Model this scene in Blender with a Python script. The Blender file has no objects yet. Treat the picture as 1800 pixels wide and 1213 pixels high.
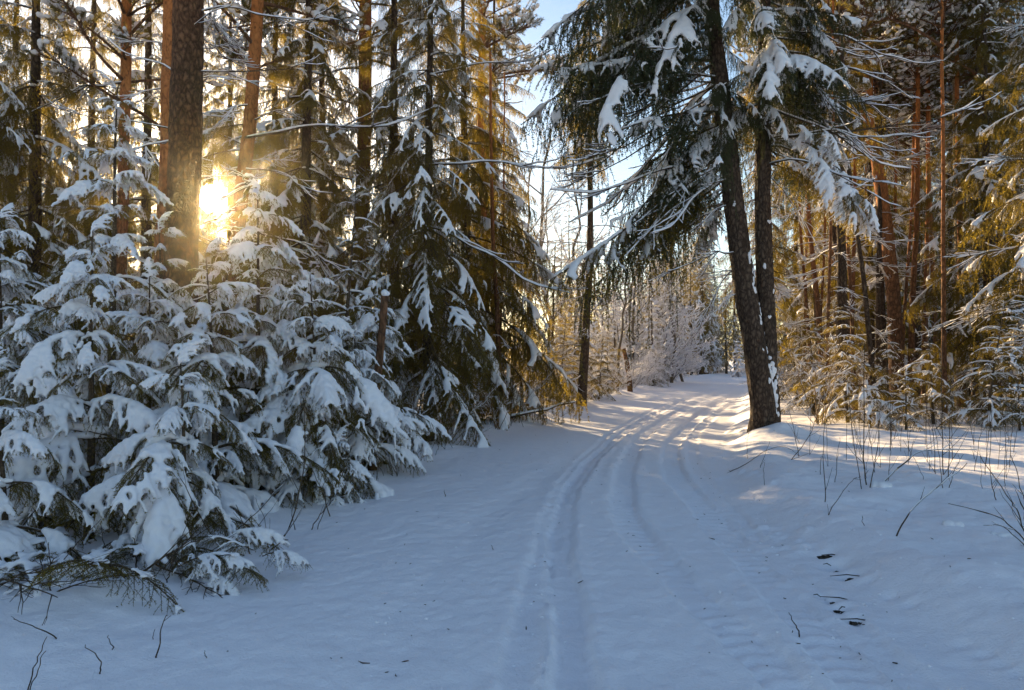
import bpy, math
import numpy as np
from mathutils import Matrix, Vector, Euler

PI = math.pi
R = math.radians
scene = bpy.context.scene
COL = scene.collection

# ------------------------------------------------------------------ camera
EYE = 1.6
F_PX = 1250.0            # focal length for an 1800 px wide frame
HOR = 630.0              # row of the eye-level horizon
cam_d = bpy.data.cameras.new('camera')
cam = bpy.data.objects.new('camera', cam_d)
COL.objects.link(cam)
cam_d.sensor_width = 36.0
cam_d.lens = 36.0 * F_PX / 1800.0
cam_d.clip_start = 0.05
cam_d.clip_end = 1000
cam.location = (0, 0, EYE)
cam.rotation_euler = (PI / 2 + math.atan((HOR - 606.5) / F_PX), 0, 0)
scene.camera = cam

# ------------------------------------------------------------------ sky, sun, exposure
SUN_AZ = R(23.2)         # to the left of the view direction
SUN_EL = R(11.85)
S = np.array([-math.sin(SUN_AZ) * math.cos(SUN_EL), math.cos(SUN_AZ) * math.cos(SUN_EL), math.sin(SUN_EL)])

world = bpy.data.worlds.new('World')
scene.world = world
world.use_nodes = True
nt = world.node_tree
nt.nodes.clear()
w_out = nt.nodes.new('ShaderNodeOutputWorld')
sky = nt.nodes.new('ShaderNodeTexSky')
sky.sky_type = 'NISHITA'
sky.sun_disc = False
sky.sun_elevation = SUN_EL
sky.sun_rotation = -SUN_AZ
sky.altitude = 100
sky.air_density = 1.0
sky.dust_density = 0.4
sky.ozone_density = 1.5
bg = nt.nodes.new('ShaderNodeBackground')
bg.inputs['Strength'].default_value = 0.065
nt.links.new(sky.outputs[0], bg.inputs[0])
# the sun itself, seen in the sky, with its bright aureole
tc = nt.nodes.new('ShaderNodeTexCoord')
dot = nt.nodes.new('ShaderNodeVectorMath'); dot.operation = 'DOT_PRODUCT'
dot.inputs[1].default_value = tuple(S)
nt.links.new(tc.outputs['Generated'], dot.inputs[0])


def wmath(op, a, b=None):
    n = nt.nodes.new('ShaderNodeMath'); n.operation = op
    for i, v in enumerate((a, b)):
        if v is None:
            continue
        if isinstance(v, (int, float)):
            n.inputs[i].default_value = v
        else:
            nt.links.new(v, n.inputs[i])
    return n.outputs[0]


cl = wmath('MINIMUM', dot.outputs['Value'], 0.9999999)
cl = wmath('MAXIMUM', cl, -0.9999999)
ang = wmath('ARCCOSINE', cl)
core = wmath('MULTIPLY', wmath('LESS_THAN', ang, R(0.9)), 40.0)
aur1 = wmath('MULTIPLY', wmath('EXPONENT', wmath('MULTIPLY', ang, -1.0 / R(0.8))), 1.5)
aur2 = wmath('MULTIPLY', wmath('EXPONENT', wmath('MULTIPLY', ang, -1.0 / R(4.0))), 0.06)
tot = wmath('ADD', core, wmath('ADD', aur1, aur2))
bg2 = nt.nodes.new('ShaderNodeBackground')
bg2.inputs['Color'].default_value = (1.0, 0.80, 0.45, 1)
nt.links.new(tot, bg2.inputs['Strength'])
addsh = nt.nodes.new('ShaderNodeAddShader')
nt.links.new(bg.outputs[0], addsh.inputs[0])
nt.links.new(bg2.outputs[0], addsh.inputs[1])
nt.links.new(addsh.outputs[0], w_out.inputs['Surface'])
world.cycles.sampling_method = 'MANUAL'
world.cycles.sample_map_resolution = 1024

sun_d = bpy.data.lights.new('sun', 'SUN')
sun_d.energy = 5.0
sun_d.angle = R(0.5)
sun_d.color = (1.0, 0.73, 0.39)
sun = bpy.data.objects.new('sun', sun_d)
COL.objects.link(sun)
sun.rotation_euler = Vector(tuple(-S)).to_track_quat('-Z', 'Y').to_euler()
sun.location = (-12, 28, 14)

scene.view_settings.view_transform = 'Standard'
scene.view_settings.look = 'None'
scene.view_settings.gamma = 1
scene.view_settings.use_curve_mapping = False
scene.view_settings.exposure = 1.98

cy = scene.cycles
cy.max_bounces = 7
cy.diffuse_bounces = 4
cy.glossy_bounces = 2
cy.transmission_bounces = 4
cy.volume_bounces = 0
cy.sample_clamp_indirect = 6
cy.caustics_reflective = False
cy.caustics_refractive = False
try:
    cy.use_denoising = True
    cy.denoiser = 'OPENIMAGEDENOISE'
except Exception:
    pass

# ------------------------------------------------------------------ maths helpers


def nrm(v):
    return v / np.maximum(np.linalg.norm(v, axis=-1, keepdims=True), 1e-9)


def _hash(ix, iy, seed):
    h = (ix.astype(np.int64) * 374761393 + iy.astype(np.int64) * 668265263 + seed * 982451653) & 0x7fffffff
    h = ((h ^ (h >> 13)) * 1274126177) & 0x7fffffff
    h = h ^ (h >> 16)
    return (h % 100003) / 100003.0


def vnoise(x, y, seed=0):
    x = np.asarray(x, float); y = np.asarray(y, float)
    ix = np.floor(x); iy = np.floor(y)
    fx = x - ix; fy = y - iy
    fx = fx * fx * fx * (fx * (fx * 6 - 15) + 10); fy = fy * fy * fy * (fy * (fy * 6 - 15) + 10)
    a = _hash(ix, iy, seed); b = _hash(ix + 1, iy, seed)
    c = _hash(ix, iy + 1, seed); d = _hash(ix + 1, iy + 1, seed)
    return (a * (1 - fx) + b * fx) * (1 - fy) + (c * (1 - fx) + d * fx) * fy - 0.5


def fbm(x, y, seed=0, octaves=4):
    t = 0; a = 1.0
    for o in range(octaves):
        t = t + a * vnoise(x * 2 ** o, y * 2 ** o, seed + 17 * o)
        a *= 0.5
    return t


def px2g(px, py):
    """point of the level ground seen at a picture position (used for surveying the road)"""
    Y = EYE * F_PX / (py - HOR)
    return ((px - 900.0) * Y / F_PX, Y)


def px_of(p):
    """survey: picture position of world points"""
    p = np.asarray(p, float)
    y = np.maximum(p[..., 1], 0.05)
    return 900 + p[..., 0] * F_PX / y, HOR - (p[..., 2] - EYE) * F_PX / y


def hides_sun(pts, rad=26):
    px, py = px_of(pts)
    return bool(np.any(((px - 366) ** 2 + (py - 345) ** 2) < rad * rad))


# ------------------------------------------------------------------ mesh helpers
class MB:
    def __init__(self):
        self.V = []; self.F = []; self.M = []; self.n = 0

    def add(self, V, F, mat=0):
        V = np.asarray(V, np.float32).reshape(-1, 3); F = np.asarray(F, np.int32)
        if len(F) == 0:
            return
        if F.shape[1] == 4:
            F = np.concatenate([F[:, [0, 1, 2]], F[:, [0, 2, 3]]])
        self.V.append(V); self.F.append(F + self.n)
        self.M.append(np.full(len(F), mat, np.int32)); self.n += len(V)

    def arrays(self):
        return np.concatenate(self.V), np.concatenate(self.F), np.concatenate(self.M)

    def build(self, name, mats, smooth=True):
        V, F, M = self.arrays()
        return mesh_from(name, V, F, M, mats, smooth)


def mesh_from(name, V, F, M, mats, smooth=True):
    me = bpy.data.meshes.new(name)
    me.vertices.add(len(V)); me.vertices.foreach_set('co', np.ascontiguousarray(V, np.float32).ravel())
    k = F.shape[1]
    me.loops.add(len(F) * k); me.loops.foreach_set('vertex_index', np.ascontiguousarray(F, np.int32).ravel())
    me.polygons.add(len(F))
    me.polygons.foreach_set('loop_start', np.arange(0, len(F) * k, k, dtype=np.int32))
    if M is not None:
        me.polygons.foreach_set('material_index', np.ascontiguousarray(M, np.int32))
    me.polygons.foreach_set('use_smooth', np.full(len(F), smooth, bool))
    for m in mats:
        me.materials.append(m)
    me.update(calc_edges=True)
    return me


def tube(pts, rad, sides=5, ridges=None, cap=True):
    pts = np.asarray(pts, float); rad = np.asarray(rad, float)
    n = len(pts)
    t = nrm(np.gradient(pts, axis=0))
    ref = np.array([0.13, 0.99, 0.05]) if abs(t[:, 2]).mean() > 0.7 else np.array([0.03, 0.05, 1.0])
    a = nrm(np.cross(t, ref)); b = np.cross(t, a)
    th = np.linspace(0, 2 * PI, sides, endpoint=False)
    rr = rad[:, None] * np.ones(sides)[None]
    if ridges is not None:
        rr = rr * ridges
    V = pts[:, None] + rr[..., None] * (np.cos(th)[None, :, None] * a[:, None] + np.sin(th)[None, :, None] * b[:, None])
    V = V.reshape(-1, 3)
    i = np.arange(n - 1)[:, None] * sides; j = np.arange(sides)[None]; j2 = (j + 1) % sides
    Q = np.stack([i + j, i + j2, i + sides + j2, i + sides + j], -1).reshape(-1, 4)
    F = np.concatenate([Q[:, [0, 1, 2]], Q[:, [0, 2, 3]]])
    if cap:
        V = np.concatenate([V, pts[-1:] + t[-1:] * rad[-1] * 0.5])
        k = (n - 1) * sides
        jj = np.arange(sides)
        F = np.concatenate([F, np.stack([k + jj, k + (jj + 1) % sides, np.full(sides, n * sides)], -1)])
    return V, F


def snow_strip(pts, rad, rng, thick=1.0, gap=0.25, sides=7, wide=1.0):
    """the ridge of snow lying along a limb"""
    pts = np.asarray(pts, float); rad = np.asarray(rad, float)
    m = max(4, int(len(pts) * 2))
    s = np.linspace(0, 1, len(pts)); s2 = np.linspace(0, 1, m)
    P = np.stack([np.interp(s2, s, pts[:, k]) for k in range(3)], -1)
    r = np.interp(s2, s, rad)
    t = nrm(np.gradient(P, axis=0))
    steep = np.clip((0.93 - abs(t[:, 2])) / 0.35, 0, 1)
    ph = rng.random(3) * 20
    nz = vnoise(s2 * 9 + ph[0], s2 * 0 + ph[1], 3) + 0.5
    nz2 = vnoise(s2 * 3 + ph[2], s2 * 0 + ph[1], 5) + 0.5
    h = thick * (0.35 + 0.9 * nz) * steep * np.clip((nz2 - gap + 0.12) / 0.15, 0, 1)
    h[0] *= 0.1; h[-1] *= 0.2
    side = nrm(np.cross(t, np.array([0, 0, 1.0]))); up = np.cross(side, t)
    w = (r * 0.95 + 0.35 * thick) * wide * np.clip(h / (0.3 * thick + 1e-6), 0.02, 1)
    th = np.linspace(0, 2 * PI, sides, endpoint=False)
    V = P[:, None] + side[:, None] * (w[:, None] * np.cos(th)[None])[..., None] + \
        up[:, None] * ((r * 0.5)[:, None] + np.where(np.sin(th)[None] > 0, h[:, None] + r[:, None] * 0.4, h[:, None] * 0.12 + r[:, None] * 0.1) * np.sin(th)[None])[..., None]
    V = V.reshape(-1, 3)
    i = np.arange(m - 1)[:, None] * sides; j = np.arange(sides)[None]; j2 = (j + 1) % sides
    Q = np.stack([i + j, i + j2, i + sides + j2, i + sides + j], -1).reshape(-1, 4)
    keep = np.repeat((h[:-1] > 0.002) | (h[1:] > 0.002), sides)
    return V, Q[keep]


def _ico():
    import bmesh
    bm = bmesh.new()
    bmesh.ops.create_icosphere(bm, subdivisions=2, radius=1)
    V = np.array([v.co[:] for v in bm.verts]); F = np.array([[v.index for v in f.verts] for f in bm.faces])
    bm.free()
    return V, F


ICO_V, ICO_F = _ico()


def blobs_mesh(name, C, Rd, mats, voxel, smooth_it=4, flat=0.75):
    """lumps of snow grown together into one smooth surface"""
    C = np.asarray(C, float); Rd = np.asarray(Rd, float)
    k = len(C)
    sc = np.stack([Rd, Rd, Rd * flat], -1)
    V = (C[:, None] + ICO_V[None] * sc[:, None]).reshape(-1, 3)
    F = (ICO_F[None] + (np.arange(k) * len(ICO_V))[:, None, None]).reshape(-1, 3)
    me = mesh_from(name + '_raw', V, F, None, [], True)
    ob = bpy.data.objects.new(name + '_raw', me)
    COL.objects.link(ob)
    m = ob.modifiers.new('r', 'REMESH'); m.mode = 'VOXEL'; m.voxel_size = voxel; m.use_smooth_shade = True
    sm = ob.modifiers.new('s', 'SMOOTH'); sm.factor = 0.5; sm.iterations = smooth_it
    dg = bpy.context.evaluated_depsgraph_get()
    out = bpy.data.meshes.new_from_object(ob.evaluated_get(dg), depsgraph=dg)
    out.name = name
    bpy.data.objects.remove(ob); bpy.data.meshes.remove(me)
    out.materials.clear()
    for mt in mats:
        out.materials.append(mt)
    out.polygons.foreach_set('use_smooth', np.ones(len(out.polygons), bool))
    return out


def needles(P, T, rng, ln, w, spread=0.9):
    """one thin triangle per needle around twig points P with twig directions T"""
    n = len(P)
    r = rng.normal(size=(n, 3)); r -= T * (r * T).sum(-1, keepdims=True); r = nrm(r)
    d = nrm(T * rng.uniform(0.35, 0.9, (n, 1)) + r * spread)
    l = ln * rng.uniform(0.7, 1.2, (n, 1))
    s = nrm(np.cross(d, rng.normal(size=(n, 3)))) * w * 0.5
    V = np.stack([P - s, P + s, P + d * l], 1).reshape(-1, 3)
    F = np.arange(3 * n).reshape(-1, 3)
    return V, F


def along(pts, step, rng):
    """random points spread over a polyline with their directions"""
    pts = np.asarray(pts, float)
    seg = np.diff(pts, axis=0); L = np.linalg.norm(seg, axis=1)
    n = max(2, int(L.sum() / step))
    u = rng.random(n) * L.sum()
    cs = np.concatenate([[0], np.cumsum(L)])
    i = np.clip(np.searchsorted(cs, u) - 1, 0, len(seg) - 1)
    f = ((u - cs[i]) / np.maximum(L[i], 1e-9))[:, None]
    return pts[i] + seg[i] * f, nrm(seg[i])


# ------------------------------------------------------------------ materials
def mat_new(name):
    m = bpy.data.materials.new(name); m.use_nodes = True
    n = m.node_tree.nodes; n.clear()
    o = n.new('ShaderNodeOutputMaterial')
    return m, m.node_tree, o


def node(t, kind, **kw):
    n = t.nodes.new(kind)
    for k, v in kw.items():
        if k in n.inputs:
            n.inputs[k].default_value = v
        else:
            setattr(n, k, v)
    return n


def noise_n(t, vec, scale, detail=4, rough=0.6):
    n = node(t, 'ShaderNodeTexNoise', Scale=scale, Detail=detail, Roughness=rough)
    t.links.new(vec, n.inputs['Vector'])
    return n.outputs['Fac']


def ramp(t, fac, stops):
    r = t.nodes.new('ShaderNodeValToRGB')
    e = r.color_ramp.elements
    while len(e) > 1:
        e.remove(e[-1])
    e[0].position, e[0].color = stops[0][0], (*stops[0][1], 1)
    for p, c in stops[1:]:
        x = e.new(p); x.color = (*c, 1)
    t.links.new(fac, r.inputs[0])
    return r.outputs[0]


def make_snow(name, col, transl, scale, dirty=False):
    m, t, o = mat_new(name)
    tc = t.nodes.new('ShaderNodeTexCoord')
    vec = tc.outputs['Object']
    p = node(t, 'ShaderNodeBsdfPrincipled', Roughness=0.65)
    p.inputs['Specular IOR Level'].default_value = 0.25
    n1 = noise_n(t, vec, scale, 6, 0.7)
    n2 = noise_n(t, vec, scale * 9, 3, 0.6)
    ad = node(t, 'ShaderNodeMath', operation='ADD')
    t.links.new(n1, ad.inputs[0])
    mu = node(t, 'ShaderNodeMath', operation='MULTIPLY'); mu.inputs[1].default_value = 0.35
    t.links.new(n2, mu.inputs[0]); t.links.new(mu.outputs[0], ad.inputs[1])
    b = node(t, 'ShaderNodeBump', Strength=0.8 if dirty else 0.45, Distance=0.02)
    t.links.new(ad.outputs[0], b.inputs['Height']); t.links.new(b.outputs[0], p.inputs['Normal'])
    c = ramp(t, n1, [(0.25, tuple(x * 0.95 for x in col)), (0.65, col)])
    t.links.new(c, p.inputs['Base Color'])
    if transl > 0:
        tr = node(t, 'ShaderNodeBsdfTranslucent'); tr.inputs[0].default_value = (*col, 1)
        mix = node(t, 'ShaderNodeMixShader'); mix.inputs[0].default_value = transl
        t.links.new(p.outputs[0], mix.inputs[1]); t.links.new(tr.outputs[0], mix.inputs[2])
        t.links.new(mix.outputs[0], o.inputs[0])
    else:
        t.links.new(p.outputs[0], o.inputs[0])
    return m


def make_needles(name, c_dark, c_light, c_trans, transl=0.45):
    m, t, o = mat_new(name)
    g = t.nodes.new('ShaderNodeNewGeometry'); oi = t.nodes.new('ShaderNodeObjectInfo')
    ad = node(t, 'ShaderNodeMath', operation='ADD'); fr = node(t, 'ShaderNodeMath', operation='FRACT')
    t.links.new(g.outputs['Random Per Island'], ad.inputs[0]); t.links.new(oi.outputs['Random'], ad.inputs[1])
    t.links.new(ad.outputs[0], fr.inputs[0])
    c = ramp(t, fr.outputs[0], [(0.0, c_dark), (0.8, c_light), (0.93, c_light), (1.0, (0.13, 0.075, 0.025))])
    p = node(t, 'ShaderNodeBsdfPrincipled', Roughness=0.55)
    p.inputs['Specular IOR Level'].default_value = 0.3
    t.links.new(c, p.inputs['Base Color'])
    tr = node(t, 'ShaderNodeBsdfTranslucent'); tr.inputs[0].default_value = (*c_trans, 1)
    mix = node(t, 'ShaderNodeMixShader'); mix.inputs[0].default_value = transl
    t.links.new(p.outputs[0], mix.inputs[1]); t.links.new(tr.outputs[0], mix.inputs[2])
    t.links.new(mix.outputs[0], o.inputs[0])
    return m


def make_bark(name, lo, hi, zs=0.35, scale=14.0, upper=None, z0=3.0, z1=6.0, bump=0.02):
    m, t, o = mat_new(name)
    tc = t.nodes.new('ShaderNodeTexCoord')
    mp = node(t, 'ShaderNodeMapping'); mp.inputs['Scale'].default_value = (1, 1, zs)
    t.links.new(tc.outputs['Object'], mp.inputs['Vector'])
    dn = node(t, 'ShaderNodeTexNoise', Scale=scale * 0.8, Detail=3)
    t.links.new(mp.outputs[0], dn.inputs['Vector'])
    dm = node(t, 'ShaderNodeVectorMath', operation='SCALE'); dm.inputs['Scale'].default_value = 1.3 / scale
    t.links.new(dn.outputs['Color'], dm.inputs[0])
    da = node(t, 'ShaderNodeVectorMath', operation='ADD')
    t.links.new(mp.outputs[0], da.inputs[0]); t.links.new(dm.outputs[0], da.inputs[1])
    vec = da.outputs[0]
    n1 = noise_n(t, vec, scale * 2.2, 6, 0.7)
    v = node(t, 'ShaderNodeTexVoronoi', Scale=scale * 1.2, feature='DISTANCE_TO_EDGE')
    t.links.new(vec, v.inputs['Vector'])
    mu = node(t, 'ShaderNodeMath', operation='MULTIPLY'); mu.inputs[1].default_value = 1.1; mu.use_clamp = True
    t.links.new(v.outputs['Distance'], mu.inputs[0])
    ad = node(t, 'ShaderNodeMath', operation='ADD')
    t.links.new(n1, ad.inputs[0]); t.links.new(mu.outputs[0], ad.inputs[1])
    c = ramp(t, ad.outputs[0], [(0.36, tuple(x * 0.28 for x in lo)), (0.60, lo), (0.95, hi)])
    if upper is not None:
        sp = t.nodes.new('ShaderNodeSeparateXYZ'); t.links.new(tc.outputs['Object'], sp.inputs[0])
        mr = node(t, 'ShaderNodeMapRange'); mr.inputs['From Min'].default_value = z0; mr.inputs['From Max'].default_value = z1
        t.links.new(sp.outputs['Z'], mr.inputs['Value'])
        c2 = ramp(t, ad.outputs[0], [(0.36, tuple(x * 0.35 for x in upper)), (0.60, upper), (0.95, tuple(min(1, x * 1.25) for x in upper))])
        mx = node(t, 'ShaderNodeMixRGB'); t.links.new(mr.outputs[0], mx.inputs[0])
        t.links.new(c, mx.inputs[1]); t.links.new(c2, mx.inputs[2]); c = mx.outputs[0]
    p = node(t, 'ShaderNodeBsdfPrincipled', Roughness=0.85)
    p.inputs['Specular IOR Level'].default_value = 0.15
    b = node(t, 'ShaderNodeBump', Strength=0.9, Distance=bump)
    t.links.new(ad.outputs[0], b.inputs['Height']); t.links.new(b.outputs[0], p.inputs['Normal'])
    t.links.new(c, p.inputs['Base Color'])
    t.links.new(p.outputs[0], o.inputs[0])
    return m


M_GROUND = make_snow('ground_snow', (0.89, 0.865, 0.91), 0, 7.0, True)
M_SNOW = make_snow('branch_snow', (0.885, 0.87, 0.91), 0.14, 11.0)
M_NEEDLE = make_needles('spruce_needles', (0.018, 0.032, 0.014), (0.050, 0.062, 0.018), (0.40, 0.29, 0.030), 0.55)
M_NEEDLE_SHADE = make_needles('shade_toned_spruce_needles', (0.016, 0.032, 0.016), (0.040, 0.058, 0.022), (0.11, 0.115, 0.022), 0.3)  # spruce needles with shade put into the colour, for the twin spruce
M_PINE_N = make_needles('pine_needles', (0.022, 0.038, 0.020), (0.05, 0.075, 0.030), (0.28, 0.22, 0.045))
M_BARK = make_bark('spruce_bark', (0.050, 0.033, 0.024), (0.13, 0.09, 0.064), zs=0.5, scale=13.0, bump=0.03)
M_TWIG = make_bark('twig_bark', (0.060, 0.042, 0.028), (0.12, 0.085, 0.055), zs=1.0, scale=30.0, bump=0.003)
M_PINE_B = make_bark('pine_bark', (0.060, 0.034, 0.020), (0.17, 0.095, 0.055), zs=0.55, scale=12.0, upper=(0.26, 0.10, 0.04), z0=6.0, z1=11.0, bump=0.05)
M_PINE_R = make_bark('red_pine_bark', (0.11, 0.055, 0.03), (0.22, 0.11, 0.06), zs=0.5, scale=10.0, upper=(0.40, 0.145, 0.045), z0=3.0, z1=8.5, bump=0.03)
M_BIRCH = make_bark('pale_bark', (0.26, 0.20, 0.13), (0.48, 0.40, 0.28), zs=2.2, scale=9.0, bump=0.006)
M_TWIG_G = make_bark('grey_twig_bark', (0.055, 0.052, 0.05), (0.11, 0.105, 0.10), zs=1.0, scale=30.0, bump=0.003)
M_TWIG_Y = make_bark('dry_twig_bark', (0.15, 0.095, 0.045), (0.26, 0.17, 0.08), zs=1.0, scale=30.0, bump=0.003)
M_GREYB = make_bark('grey_bark', (0.10, 0.085, 0.07), (0.20, 0.175, 0.15), zs=0.5, scale=12.0, bump=0.008)
M_DEADWOOD = make_bark('dead_wood', (0.22, 0.13, 0.07), (0.36, 0.23, 0.13), zs=0.3, scale=12.0, bump=0.008)
M_SOIL = make_bark('soil', (0.045, 0.034, 0.024), (0.10, 0.08, 0.06), zs=1.0, scale=20.0)

# ------------------------------------------------------------------ ground
RL = np.array([(-30, -3.0), (0, -2.6), (5.4, -2.1), (8.3, -1.7), (15.4, 0.0), (28.6, 4.6), (45, 10.4), (66, 18.5), (95, 33), (140, 60)], float)
RR = np.array([(-30, 2.4), (0, 2.5), (5.4, 2.5), (8.3, 2.65), (13.3, 4.1), (28.6, 9.2), (45, 15.2), (66, 23.5), (95, 38), (140, 66)], float)


def road_l(y): return np.interp(y, RL[:, 0], RL[:, 1])
def road_r(y): return np.interp(y, RR[:, 0], RR[:, 1])


def sstep(a, b, x):
    t = np.clip((x - a) / (b - a), 0, 1)
    return t * t * (3 - 2 * t)


TRACKS = [  # survey points, width, depth, tread rib depth
    ([(1010, 1400), (1005, 1213), (997, 1050), (985, 930), (1008, 850), (1055, 790), (1125, 740), (1215, 698), (1300, 672), (1345, 658)], 0.105, 0.036, 0.006),
    ([(860, 1400), (905, 1213), (935, 1050), (957, 950), (985, 865), (1035, 795), (1105, 742), (1200, 700), (1290, 672)], 0.10, 0.020, 0.006),
    ([(1490, 1330), (1400, 1213), (1300, 1110), (1205, 1020), (1125, 940), (1095, 880), (1105, 800), (1150, 748), (1235, 703), (1310, 675)], 0.14, 0.026, 0.026),
    ([(1650, 1330), (1530, 1213), (1410, 1080), (1310, 965), (1228, 880), (1182, 820), (1192, 764), (1262, 708), (1325, 677)], 0.15, 0.030, 0.030),
    ([(560, 1400), (650, 1213), (720, 1080), (790, 970), (860, 900), (960, 832), (1060, 765)], 0.22, 0.020, 0.0),
    ([(1640, 1213), (1500, 1100), (1390, 1000), (1310, 920), (1245, 850), (1215, 790), (1235, 745), (1290, 705)], 0.10, 0.018, 0.005),
]


def smooth_poly(p, n=8):
    p = np.asarray(p, float)
    out = []
    for i in range(len(p) - 1):
        p0 = p[max(i - 1, 0)]; p1 = p[i]; p2 = p[i + 1]; p3 = p[min(i + 2, len(p) - 1)]
        t = np.linspace(0, 1, n, endpoint=False)[:, None]
        out.append(0.5 * ((2 * p1) + (-p0 + p2) * t + (2 * p0 - 5 * p1 + 4 * p2 - p3) * t ** 2 + (-p0 + 3 * p1 - 3 * p2 + p3) * t ** 3))
    out.append(p[-1:])
    return np.concatenate(out)


TR = [(smooth_poly([px2g(*q) for q in pts], 6), w, d, rb) for pts, w, d, rb in TRACKS]


def poly_dist(x, y, P):
    best = np.full(x.shape, 1e9); sarc = np.zeros(x.shape)
    acc = 0.0
    for a, b in zip(P[:-1], P[1:]):
        d = b - a; L = np.hypot(*d)
        if L < 1e-6:
            continue
        t = np.clip(((x - a[0]) * d[0] + (y - a[1]) * d[1]) / (L * L), 0, 1)
        q = np.hypot(x - a[0] - t * d[0], y - a[1] - t * d[1])
        m = q < best
        best = np.where(m, q, best); sarc = np.where(m, acc + t * L, sarc)
        acc += L
    return best, sarc


MOUNDS = []   # (x, y, radius, height): snow built up round trunk bases


def gh(x, y, fine=False):
    x = np.asarray(x, float); y = np.asarray(y, float)
    xl = road_l(y); xr = road_r(y)
    wob = 0.14 * fbm(y * 0.9, x * 0.15, 4, 3)
    inR = x - (xr + wob); inL = (xl + wob) - x
    z = 0.17 * sstep(-0.2, 0.5, inR) + 0.07 * sstep(0.4, 4, inR) + 0.035 * np.exp(-((inR - 0.45) / 0.3) ** 2)
    z = z + 0.07 * sstep(0.0, 0.8, inL) - 0.22 * sstep(0.8, 3.5, inL)
    off = np.maximum(sstep(-0.2, 0.8, inR), sstep(-0.2, 0.8, inL))
    z = z + (0.03 + 0.06 * off) * fbm(x * 0.45, y * 0.45, 1, 3) + (0.012 + 0.045 * off) * fbm(x * 1.9, y * 1.9, 2, 3)
    z = z - 0.03 * (1 - off)
    far = sstep(22, 60, y)
    z = z + far * 0.25 * fbm(x * 0.08, y * 0.08, 9, 2)
    for mx, my, mr, mh in MOUNDS:
        d = np.hypot(x - mx, y - my)
        z = z + mh * np.exp(-(d / mr) ** 2)
    if fine:
        m = (y > 0.5) & (y < 75) & (x > xl - 1.5) & (x < xr + 2.5)
        xs = x[m]; ys = y[m]
        add = np.zeros(xs.shape)
        rough = 0.7 + 0.9 * fbm(xs * 2.2, ys * 0.7, 31, 3)
        for P, w, dp, rb in TR:
            d, sa = poly_dist(xs, ys, P)
            edge = d + 0.05 * fbm(xs * 7, ys * 3, 8, 2)
            wf = w * (1 + 0.012 * ys)
            prof = 1 - sstep(wf * 0.72, wf * 1.05, edge) if rb else np.exp(-(edge / wf) ** 2)
            fade = np.clip(rough, 0.25, 1.4)
            dp = dp * 1.45
            add -= dp * prof * (0.45 + 0.55 * fade)
            add += (dp * 0.3 if w < 0.2 else 0) * np.exp(-((edge - wf * 1.45) / (wf * 0.35)) ** 2) * fade * (0.6 + 1.2 * np.abs(fbm(xs * 6, ys * 6, 12, 2)))
            if rb:
                k = 1 - sstep(13, 19, ys)
                rib = np.sin(2 * PI * (sa / 0.15 + d * 2.2))
                add += rb * 0.30 * rib * prof * k * sstep(-0.75, 0.35, fbm(xs * 2.5, ys * 1.2, 41, 3))
        add += 0.006 * fbm(xs * 21, ys * 21, 23, 2) * (1 - sstep(6, 10, ys))
        add += 0.011 * fbm(xs * 8, ys * 8, 21, 3) * (1 - sstep(10, 15, ys))
        z[m] += add
        # trodden clods along the right hand edge
        e = (y > 2) & (y < 16) & (np.abs(inR) < 0.8)
        xe = x[e]; ye = y[e]
        cl = np.maximum(fbm(xe * 4.5, ye * 4.5, 51, 3), 0)
        z[e] += 0.10 * cl * np.exp(-(inR[e] / 0.35) ** 2) * sstep(-0.1, 0.3, fbm(xe * 0.9, ye * 0.9, 52, 2))
        # hollows with bare soil showing, and a faint line of paw prints
        for hx, hy, hr, hd in HOLES:
            d = np.hypot((x - hx), (y - hy) * 1.4)
            z -= hd * np.exp(-(d / hr) ** 2)
    return z


HOLES = []


def H(x, y):
    return float(gh(np.array([x]), np.array([y]))[0])


def ground_pt(px, py):
    """where a line of sight meets the snow: a few steps of correction for its height"""
    z = 0.0
    for _ in range(6):
        Y = (EYE - z) * F_PX / (py - HOR); X = (px - 900) * Y / F_PX
        z = H(X, Y)
    return np.array([X, Y, z])


for (a, b, r, d) in [(1450, 972, .09, .06), (1466, 992, .12, .12), (1488, 1010, .10, .09), (1440, 1040, .06, .05), (1458, 1048, .07, .07), (1475, 1064, .07, .06), (1502, 1083, .06, .05)]:
    q = ground_pt(a, b); HOLES.append((q[0], q[1], r * 0.8, d))
for i, (a, b) in enumerate([(1525, 1015), (1565, 1040), (1600, 1055), (1690, 1130), (1725, 1145), (1760, 1160), (1790, 1175)]):
    q = ground_pt(a, b); HOLES.append((q[0], q[1], 0.05, 0.030))


def tag(o, label=None, cat=None, group=None, kind=None):
    if label: o['label'] = label
    if cat: o['category'] = cat
    if group: o['group'] = group
    if kind: o['kind'] = kind
    return o


def link(name, me, parent=None):
    o = bpy.data.objects.new(name, me); COL.objects.link(o)
    if parent is not None:
        o.parent = parent
    return o


def grow(a, step, g, end):
    out = []
    while a < end:
        step *= g; a += step; out.append(a)
    return np.array(out)


MOUNDS += [(4.95, 12.95, 0.42, 0.22), (4.7, 13.2, 1.0, 0.06)]


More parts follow.
